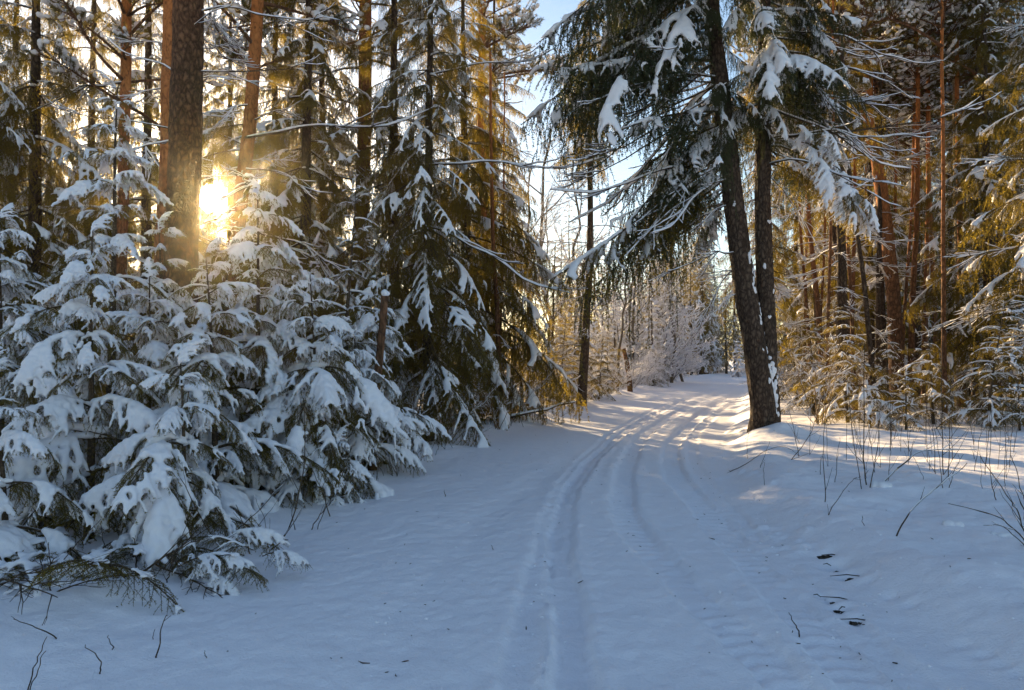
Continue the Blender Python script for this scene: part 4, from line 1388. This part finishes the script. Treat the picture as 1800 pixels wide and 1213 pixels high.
# twiggy bush cut by the right edge
for i, (pts, r, kids) in enumerate([([(1812, 968), (1780, 930), (1745, 905), (1664, 884)], .007, 3), ([(1805, 955), (1785, 900), (1765, 868), (1720, 800)], .007, 4),
                                    ([(1800, 932), (1795, 870), (1775, 800)], .007, 4), ([(1798, 960), (1760, 925), (1725, 922)], .005, 3), ([(1815, 950), (1800, 905), (1782, 860)], .006, 4)]):
    twig('bare_shoot', ['lowest shoot of the twiggy bush at the right picture edge', 'long slanting shoot of the twiggy bush at the right edge', 'upright shoot of the twiggy bush at the right edge',
                        'short flat shoot of the twiggy bush at the right edge', 'inner shoot of the twiggy bush at the right edge'][i], 'twig', pts, r, None, kids, 100 + i, 0.006)

# thin stems in front of the right wood
rng = np.random.default_rng(21)
for k in range(46):
    px = rng.uniform(1390, 1800); py = rng.uniform(772, 850) + (8 if px > 1600 else 0)
    hpx = rng.uniform(30, 170)
    ln = rng.normal() * 16
    twig('bare_shoot', 'thin leafless shoot standing in the snow before the right wood', 'twig', [(px, py), (px + ln * 0.4, py - hpx * 0.5), (px + ln, py - hpx)], rng.uniform(.003, .006),
         'leafless shoots before the right wood', int(rng.integers(1, 4)), 200 + k)
for k in range(34):
    px = rng.uniform(640, 1000); py = np.interp(px, [640, 760, 900, 1000], [862, 800, 752, 728]) - rng.uniform(-6, 10)
    hpx = rng.uniform(14, 70); ln = rng.normal() * 20
    twig('bare_shoot', 'thin leafless shoot under the spruces at the left road edge', 'twig', [(px, py), (px + ln * 0.4, py - hpx * 0.5), (px + ln, py - hpx)], rng.uniform(.003, .006),
         'leafless shoots at the left road edge', int(rng.integers(1, 4)), 300 + k)
for k in range(26):
    px = rng.uniform(0, 620); py = np.interp(px, [0, 330, 450, 620], [1062, 1020, 975, 905]) - rng.uniform(0, 45)
    hpx = rng.uniform(30, 120); ln = rng.normal() * 60
    twig('dead_twig', 'dark dead twig tangled under the laden spruces at the left', 'twig', [(px, py), (px + ln * 0.4, py - hpx * 0.5), (px + ln, py - hpx)], rng.uniform(.004, .008),
         'dead twigs under the laden spruces', int(rng.integers(1, 4)), 400 + k, 0.007 if k % 2 else 0.0)

# pile of fallen snowy boughs in the lower left
b = ground_pt(300, 1010)
pile = new_tree('brush_pile', 'low pile of fallen snowy spruce boughs at the lower left road edge', 'brush pile', b[0], b[1])
rng = np.random.default_rng(55)
for k in range(26):
    p = (rng.uniform(-0.75, 0.62), rng.uniform(-0.2, 0.5), rng.uniform(0.02, 0.22))
    add_branch(pile, 'laden' if rng.random() < 0.5 else 'light', p, R(-90 + rng.normal() * 70), R(rng.uniform(-8, 22)), rng.uniform(0.28, 0.55), rng.uniform(-0.5, 0.5))
b = ground_pt(70, 1048)
pile2 = new_tree('brush_pile', 'tangle of dark dead branches in the snow at the left picture edge', 'brush pile', b[0], b[1])
for k in range(22):
    p = (rng.uniform(-0.7, 0.7), rng.uniform(-0.1, 0.7), rng.uniform(0.0, 0.15))
    add_branch(pile2, 'bare' if rng.random() < 0.65 else 'light', p, R(rng.uniform(0, 360)), R(rng.uniform(-5, 40)), rng.uniform(0.4, 0.9), rng.uniform(-0.5, 0.5), snow=rng.random() < 0.5)

# broken snags
def snag(label, base, top, Y, r0, r1, mat, seed, capr):
    xb = (base[0] - 900) * Y / F_PX
    e = new_tree('broken_snag', label, 'dead tree', xb, Y)
    z1 = EYE + (HOR - top[1]) * Y / F_PX - e.location.z
    x1 = (top[0] - base[0]) * Y / F_PX
    _, tr_ = make_trunk(e, [(0, 0, -0.2), (x1 * 0.3, 0, z1 * 0.45), (x1, 0, z1)], r0, r1, mat, 12, 20, 0.1, 0.2, seed)
    rng = np.random.default_rng(seed)
    C = [(x1 + rng.normal() * r1 * 0.3, rng.normal() * r1 * 0.3, z1 + 0.02 + 0.05 * rng.random()) for k in range(10)]
    link('snow_cap', blobs_mesh('snow_cap', C, [capr * rng.uniform(0.7, 1.1) for k in C], [M_SNOW], 0.012, 4, 0.9), e)
    return e, tr_


snag('leaning broken snag with a round snow cap above the overhanging spruce', (655, 740), (677, 520), 10.0, 0.06, 0.05, M_PINE_R, 5, 0.05)
e, tr_ = snag('orange snapped trunk at the left road edge by the frosted bushes', (1108, 690), (1096, 610), 33, 0.13, 0.09, M_PINE_R, 6, 0.14)
for z in (0.5, 0.9, 1.3, 1.7):
    add_branch(e, 'bare', tr_.at(z), R(rng.uniform(150, 390)), R(rng.uniform(0, 40)), rng.uniform(0.8, 1.6), 0)
# fallen log under the golden spruce
b = px2g(905, 748)
lg = new_tree('fallen_log', 'thin fallen log with snow on it at the left road edge', 'log', b[0], b[1])
me, sn, ax = dead_branch(990, 2.2, droop=0.0, forks=3, thick=0.03, r0=0.05, gap=0.1, curl=0.0)
o = link('log', me, lg); o.location = (-0.6, 0, 0.1); o.rotation_euler = (0, R(-6), R(25)); link('snow', sn, o)

# snow lumps on the right bank
for i, (px, py, r, lab) in enumerate([(1672, 922, 0.055, 'round snow lump on the right bank left of the twiggy bush'), (1760, 940, 0.04, 'snow clod beside the twiggy bush shoots'), (1548, 850, 0.07, 'snow lump at the root of the arching dead branch')]):
    g = ground_pt(px, py)
    C = [(rng.normal() * r * 0.7, rng.normal() * r * 0.4, r * 0.3 * rng.random()) for k in range(9)]
    o = link('snow_lump', blobs_mesh('snow_lump', C, [r * rng.uniform(0.5, 0.9) for k in C], [M_SNOW], 0.01, 3, 0.8))
    o.location = g; tag(o, lab, 'snow lump')

# bits of bark, needles and twig lying on the road
lit = MB()
rng = np.random.default_rng(31)
for k in range(210):
    Y = 2.8 + 13 * rng.random() ** 1.6; x = rng.uniform(road_l(Y) - 0.5, road_r(Y) + 1.5)
    if rng.random() < 0.5:
        P_, w_, _, _ = TR[rng.integers(len(TR))]; q = P_[rng.integers(len(P_))]
        if 2.8 < q[1] < 14: x, Y = q[0] + rng.normal() * 0.12, q[1] + rng.normal() * 0.4
    z = float(gh(np.array([x]), np.array([Y]), True)[0])
    l = rng.uniform(0.004, 0.014) if k % 9 else rng.uniform(0.015, 0.035); a = rng.uniform(0, PI)
    d = np.array([math.cos(a), math.sin(a), rng.normal() * 0.15])
    p = np.array([x, Y, z + 0.003])
    lit.add(*tube(np.stack([p - d * l, p + rng.normal(size=3) * l * 0.15 * [1, 1, 0.3], p + d * l]), [0.0016 + l * 0.05, 0.002 + l * 0.07, 0.001], 4))
tag(link('forest_litter', lit.build('forest_litter', [M_TWIG])), 'scattered bits of bark and twig lying on the snowy road', 'litter', kind='stuff')
# dark soil and roots bared in the hollows of the right verge
clod = MB()
rng = np.random.default_rng(33)
for k, (hx, hy, hr, hd) in enumerate(HOLES[:7]):
    z = float(gh(np.array([hx]), np.array([hy]), True)[0])
    for j in range(6 if k < 3 else 3):
        c = np.array([hx + rng.normal() * hr * 0.5, hy + rng.normal() * hr * 0.3, z + hd * rng.uniform(0.2, 0.62)])
        sc = np.array([rng.uniform(.018, .045), rng.uniform(.012, .03), rng.uniform(.010, .018)]) * (1.15 if k < 3 else 0.7)
        clod.add(ICO_V * sc * (1 + 0.35 * rng.normal(size=(len(ICO_V), 1))).clip(0.5, 1.6) + c, ICO_F)
    for j in range(1):
        c = np.array([hx + rng.normal() * hr * 0.5, hy + rng.normal() * hr * 0.3, z + hd * 0.9]); d = rng.normal(size=3) * [0.05, 0.03, 0.01]
        clod.add(*tube(np.stack([c - d, c + [0, 0, .012], c + d]), [.003, .004, .002], 4))
tag(link('bare_soil', clod.build('bare_soil', [M_SOIL], False)), 'dark bare soil showing in hollows of the snowy right verge', 'soil', kind='stuff')

# ------------------------------------------------------------------ hazy air of the wood, its colour tinted to add golden sun glow
def haze(x0, x1, y0, y1, z0, z1, density, aniso):
    V = [(x, y, z) for x in (x0, x1) for y in (y0, y1) for z in (z0, z1)]
    F = [(0, 1, 3, 2), (4, 6, 7, 5), (0, 4, 5, 1), (2, 3, 7, 6), (0, 2, 6, 4), (1, 5, 7, 3)]
    m = bpy.data.materials.new('haze'); m.use_nodes = True
    n = m.node_tree.nodes; n.clear()
    o = n.new('ShaderNodeOutputMaterial'); v = n.new('ShaderNodeVolumePrincipled')
    v.inputs['Color'].default_value = (1.0, 0.88, 0.66, 1); v.inputs['Density'].default_value = density
    v.inputs['Anisotropy'].default_value = aniso
    m.node_tree.links.new(v.outputs[0], o.inputs['Volume'])
    ob = link('haze', mesh_from('haze', np.array(V, float), np.array(F), None, [m], False))
    tag(ob, kind='stuff')


HAZE = 0.00055
if HAZE:
    haze(-450, 450, -100, 460, -3.0, 26, HAZE, 0.9)

# crumbs of broken snow along the ruts and the trodden verge
cr = MB(); rng = np.random.default_rng(61)
import bmesh
bm = bmesh.new(); bmesh.ops.create_icosphere(bm, subdivisions=1, radius=1)
IV = np.array([v.co[:] for v in bm.verts]); IF = np.array([[v.index for v in f.verts] for f in bm.faces]); bm.free()
pos = []
for k in range(900):
    if k % 3:
        P_, w_, _, _ = TR[rng.integers(len(TR))]
        q = P_[rng.integers(len(P_) - 1)]; q2 = q + (P_[min(len(P_) - 1, np.where((P_ == q).all(1))[0][0] + 1)] - q) * rng.random()
        x, y = q2 + rng.normal(size=2) * [w_ * 0.9, 0.05]
    else:
        y = 3.0 + 11 * rng.random(); x = road_r(y) + rng.normal() * 0.3
    if 2.8 < y < 15:
        pos.append((x, y))
pos = np.array(pos)
zz = gh(pos[:, 0], pos[:, 1], True)
for (x, y), z in zip(pos, zz):
    r = 0.003 + 0.009 * rng.random() ** 3
    cr.add(IV * (1 + 0.25 * rng.normal(size=(len(IV), 1))) * r * [1.2, 1, 0.7] + [x, y, z + r * 0.25], IF)
tag(link('snow_crumbs', cr.build('snow_crumbs', [M_GROUND])), 'small crumbs of broken snow along the ruts and verge', 'snow crumbs', kind='stuff')
